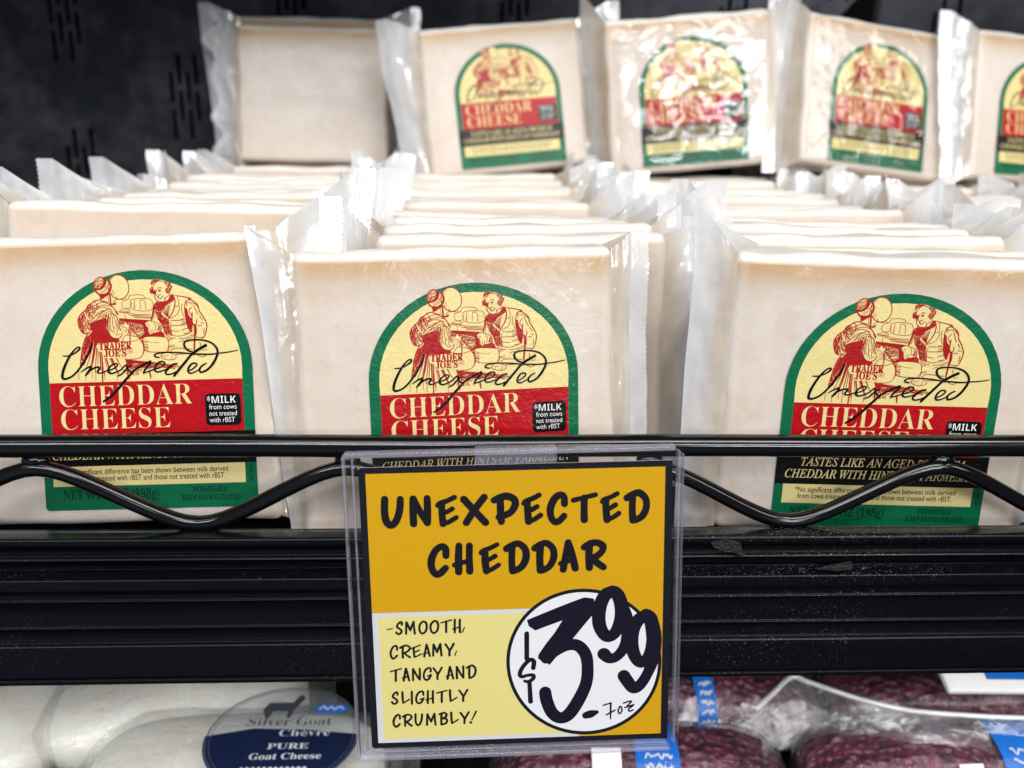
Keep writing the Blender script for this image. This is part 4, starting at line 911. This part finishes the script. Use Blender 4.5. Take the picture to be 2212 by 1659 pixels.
t = NT('fresh_goat_cheese'); v = t.vec('Object'); b = t.bsdf(i_Roughness=.45)
t.l(t.mix(t.ramp(t.noise(40, 4, .6, v), [(.35, 0.), (.65, 1.)]), (.76, .73, .63), (.83, .82, .77)), b.inputs['Base Color'])
t.l(t.bump(t.noise(70, 4, .6, v, .5), .5, .003), b.inputs['Normal']); M_GOAT = t.m
M_POUCH = mat_clear('crinkled_pouch', .08, .08, (.96, .96, .96), 1.7, (38, .9, .005, 1.6), (.86, .86, .84))
def puff(name, lx, ly, lz, mat, seed, amp=.002, nu=40, nv=24, pw=.55, freq=30, parent=None):
    vs = []; fs = []
    for j in range(nv+1):
        ph = math.pi*(j/nv - .5)
        for i in range(nu):
            th = 2*math.pi*i/nu
            f = lambda q, e: math.copysign(abs(q)**e, q)
            p = Vector((lx*f(math.cos(ph), .7)*f(math.cos(th), pw), ly*f(math.cos(ph), .7)*f(math.sin(th), pw), lz*f(math.sin(ph), .8)))
            q = p*freq + Vector((seed*3.3, seed, 0)); k = mnoise.noise(q) + .5*(1 - 2*abs(mnoise.noise(q*1.7)))
            vs.append(p + p.normalized()*amp*k)
    for j in range(nv):
        for i in range(nu): fs.append((j*nu + i, j*nu + (i+1) % nu, (j+1)*nu + (i+1) % nu, (j+1)*nu + i))
    return obj(name, mesh_from(name, vs, fs, [mat]), parent)
M_NAVY = mat_print('label_navy', (.008, .014, .045), .2, (60, .25, .002)); M_DKT = mat_print('label_dark_text', (.05, .055, .07), .3); M_BLU = mat_print('label_blue', (.012, .13, .50), .25); M_LW = mat_print('label_pale_text', (.55, .58, .64), .3)
M_LCL = mat_clear('label_clear', .10, .06, (.94, .96, .98), 1.6, (25, .4, .002), (.80, .83, .86))
def round_label(parent, loc, rad):
    P = Print(); n = 48
    circ = lambda r, a0=0, a1=360: [(r*math.cos(R(a0 + (a1 - a0)*k/n)), r*math.sin(R(a0 + (a1 - a0)*k/n))) for k in range(n+1)]
    P.poly(circ(rad)[:-1], 0, 0)
    P.poly(circ(rad*.995, 180, 360) + [(rad*.3, .10*rad), (-rad*.4, .14*rad)], 1, 1)
    P.stroke(circ(rad*.97), rad*.022, 2, 1, False); P.stroke(circ(rad*.92), rad*.012, 2, 1, False)
    P.poly([(.56*rad + .24*rad*math.cos(R(k*15)), .52*rad + .105*rad*math.sin(R(k*15))) for k in range(24)], 3, 2)
    P.line([(.40*rad, .51*rad), (.45*rad, .57*rad), (.50*rad, .50*rad), (.55*rad, .56*rad), (.60*rad, .50*rad), (.66*rad, .56*rad), (.72*rad, .51*rad)], .028*rad, 4, 3)
    g = rad   # little goat
    P.poly([(-.36*g, .52*g), (-.30*g, .66*g), (.02*g, .66*g), (.08*g, .80*g), (.13*g, .82*g), (.17*g, .73*g), (.11*g, .62*g), (.06*g, .50*g), (.03*g, .34*g), (-.02*g, .34*g), (-.02*g, .48*g), (-.22*g, .48*g), (-.25*g, .34*g), (-.30*g, .34*g)], 2, 2)
    P.text("Silver Goat", -.50*rad, .19*rad, 1.10*rad, .15*rad, 2, 3, 'bold', -.01); P.text("Chèvre", -.05*rad, -.02*rad, .66*rad, .12*rad, 4, 3, 'bold', -.01)
    P.text("PURE", -.15*rad, -.26*rad, .52*rad, .10*rad, 4, 3, 'bold'); P.text("Goat Cheese", -.34*rad, -.45*rad, .90*rad, .11*rad, 4, 3, 'bold')
    [P.line([(-wd_*rad + 2*wd_*rad*q/24., hz*rad + (.03*rad if q % 2 else -.03*rad)) for q in range(25)], .022*rad, 4, 3, 3) for wd_, hz in ((.42, -.62), (.34, -.76))]
    P.v = [(x, z, -y) for x, y, z in P.v]                      # lie it flat, facing up
    me = P.mesh('round_label', [M_LCL, M_NAVY, M_DKT, M_BLU, M_LW]); o = obj('round_label', me, parent); o.location = loc; return o
GG = 'goat cheese pouches on the lower shelf'
def goat(px, py, z, lx, ly, lz, rz, label, seed, lab=None):
    c = at_z(px, py, z); e = empty('goat_cheese_pouch', (c.x, c.y, z - lz)); e.rotation_euler.z = rz; tag(e, label, 'cheese pouch', GG)
    q = puff('cheese', lx, ly, lz, M_GOAT, seed, .0016, parent=e); q.location.z = lz
    q = puff('pouch', lx*1.07, ly*1.09, lz*1.05, M_POUCH, seed + 9, .0030, 56, 32, .5, 42, e); q.location.z = lz
    # flat sealed rim of the pouch
    vs = []; fs = []; n = 72
    for i in range(n):
        th = 2*math.pi*i/n; f = lambda s: math.copysign(abs(s)**.45, s)
        for k, r in enumerate((1.02, 1.12, 1.22)):
            vs.append((lx*r*f(math.cos(th)), ly*r*f(math.sin(th)), lz*.8 + .003*k*mnoise.noise(Vector((th*2.4, seed, k*.4))) + .0015*k))
    for i in range(n):
        for k in range(2): a_ = i*3 + k; b_ = ((i+1) % n)*3 + k; fs.append((a_, b_, b_+1, a_+1))
    obj('sealed_rim', mesh_from('sealed_rim', vs, fs, [M_POUCH]), e)
    if lab: round_label(e, (lab[0], lab[1], lz*2 + .0045), lab[2])
    return e
goat(505, 1712, -.1755, .062, .040, .0185, R(0), 'white goat cheese pouch wearing a round clear and navy label, nearest below the channel', 1, (.0200, .0060, .0315))
goat(395, 1512, -.1755, .058, .036, .0190, R(12), 'wrinkled white goat cheese pouch lying behind the one with the round label', 2)
goat(-40, 1560, -.178, .040, .045, .0180, R(80), 'white goat cheese pouch cut off at the bottom left corner', 3)

t = NT('berry_crust'); v = t.vec('Object', offset_random=True); b = t.bsdf(i_Roughness=.35); b.inputs['Coat Weight'].default_value = .3
vo = t.n('TexVoronoi', i_Scale=260.); t.l(v, vo.inputs['Vector'])
base = t.mix(t.ramp(t.noise(120, 4, .7, v, .8), [(.34, 0.), (.66, 1.)]), (.014, .003, .009), (.175, .013, .048))
base = t.mix(t.ramp(t.noise(70, 3, .6, v), [(.50, 0.), (.72, .6)]), base, (.24, .08, .12))
t.l(base, b.inputs['Base Color']); t.l(t.bump(t.math('ADD', vo.outputs['Distance'], t.noise(180, 3, .6, v)), .9, .004), b.inputs['Normal']); M_BERRY = t.m
M_LOGF = mat_clear('tight_clear_film', .02, .05, (.98, .96, .98), 1.6, (95, .55, .006, 1.2), (.62, .58, .66))
M_FLG = mat_film('clear_film_edge', .12, .34, (.70, .70, .76), .45, (200, 200, 200))
GL_ = 'berry coated cheese logs on the lower shelf'
def log(px, py, z, L, rz, label, seed, band=None, tagx=None, flange=True):
    c = at_z(px, py, z); r = .0175
    r = .0190; e = empty('cheese_log', (c.x, c.y, z - 2*r)); e.rotation_euler.z = rz; tag(e, label, 'cheese log', GL_)
    q = puff('crusted_log', L, r, r, M_BERRY, seed, .0012, 72, 24, .45, 150, e); q.location.z = r
    q = puff('film', L*1.03, r*1.10, r*1.08, M_LOGF, seed + 5, .0012, 90, 36, .42, 110, e); q.location.z = r
    def wrap(name, xa, xb, a0, a1, mat, off):
        vs = []; fs = []; n = 16
        for i in range(n+1):
            a_ = R(a0 + (a1 - a0)*i/n)
            for x in (xa, (xa+xb)/2, xb): vs.append((x, -(r*1.16 + off)*math.cos(a_), r + (r*1.14 + off)*math.sin(a_)))
        for i in range(n):
            for k in range(2): q_ = i*3 + k; fs.append((q_, q_+1, q_+4, q_+3))
        me = mesh_from(name, vs, fs, [mat]); return obj(name, me, e)
    if band:
        bl = wrap('paper_band', band[0], band[1], 5, 150, M_BLU, .0012)
        P = Print()
        rg = random.Random(seed); wl = (band[1] - band[0])*.6
        for k in range(5): P.line([(wl*q/14., -.0042*k + rg.uniform(-.0011, .0011)) for q in range(15)], .0007, 0, 1, 3)
        def onto(p):
            a_ = R(62) + p[2]/(r*1.2); rr = r*1.16 + .0012 + .0004 - p[1]
            return (band[0] + (band[1] - band[0])*.22 + p[0], -rr*math.cos(a_), r + rr*math.sin(a_))
        P.v = [onto(p) for p in P.v]; obj('band_print', P.mesh('band_print', [M_LW]), bl)
    if tagx: wrap('paper_tag', tagx[0], tagx[1], tagx[2], tagx[3], mat_plain('tag_white', (.78, .78, .76), .5), .0020)
    if flange:
        vs = []; fs = []; n = 60
        for i in range(n+1):
            u = i/n; x = -L*1.05 + 2.1*L*u
            for k in range(4):
                vs.append((x, r*(1.05 + .22*k), r*(1.0 + .15*k) + .003*k*mnoise.noise(Vector((u*6, seed, 3))) + .0012*k))
        for i in range(n):
            for k in range(3): q_ = i*4 + k; fs.append((q_, q_+4, q_+5, q_+1))
        obj('film_edge', mesh_from('film_edge', vs, fs, [M_FLG]), e)
    return e
log(1385, 1600, -.158, .062, R(-2), 'berry crusted cheese log lying nearest under the price card, with a blue band', 1, (-.004, .014), (-.022, -.010, 25, 70))
eb = log(2050, 1596, -.158, .062, R(2), 'berry crusted cheese log at the bottom right with a blue printed band', 2, (.016, .036), (-.004, .006, 30, 52))
log(1500, 1452, -.158, .060, R(1), 'berry crusted cheese log lying behind the one under the price card', 3, (-.003, .006))
log(2060, 1448, -.158, .060, R(-1), 'berry crusted cheese log at right, tucked under the channel behind another log', 4, None)
# bright seam of the clear bag standing up between the logs
top = [at_z(px, py, -.150) for px, py in catmull([(1632, 1532), (1668, 1500), (1710, 1463), (1748, 1474), (1850, 1508), (1960, 1534), (2100, 1546), (2240, 1552)], 6)]
vs = []; fs = []; n = len(top); inv = eb.matrix_basis.inverted()
for i, p in enumerate(top):
    for k in range(6):
        u = k/5; q = p + Vector((0, -.016*u, -.012*u + .002*mnoise.noise(Vector((i*.25, u*3, 9))))); vs.append(inv @ q)
for i in range(n-1):
    for k in range(5): q = i*6 + k; fs.append((q, q+6, q+7, q+1))
fe_ = obj('bag_seam', mesh_from('bag_seam', vs, fs, [M_FLG]), eb)
tube('seam_edge', [inv @ p for p in top], .0011, M_CRIMP, fe_, 8)
# white tray card leaning on the right-hand logs
tc = empty('tray_card', at_z(2150, 1440, -.1265)); tc.rotation_euler = (R(18), 0, R(-2)); tag(tc, 'white card with a blue panel and grey bars resting on the logs at right', 'card')
P = Print(); cw, chh = .030, .030
P.rect(-.0245, -.012, .04, .03, 0, 0, .003); P.rect(-.007, -.007, .04, .03, 1, 1); P.line([(-.003 + .0016*q, -.001 + (.0010 if q % 2 else -.0010)) for q in range(18)], .0008, 0, 2, 3)
for k in range(6): P.rect(-.020 + k*.0022, -.004, -.0190 + k*.0022, .024, 2, 1)
P.v = [(x, z, -y + .0008) for x, y, z in P.v]
V = len(P.v)
card = obj('printed_face', P.mesh('printed_face', [mat_plain('tray_white', (.78, .78, .77), .4), M_BLU, mat_plain('bar_grey', (.40, .41, .43), .5)]), tc)
obj('tray_body', bm_mesh('tray_body', box_bm(-.0245, .04, -.012, .03, -.003, .0007, .0012, 2), [mat_plain('tray_white_edge', (.78, .78, .77), .4)]), tc)
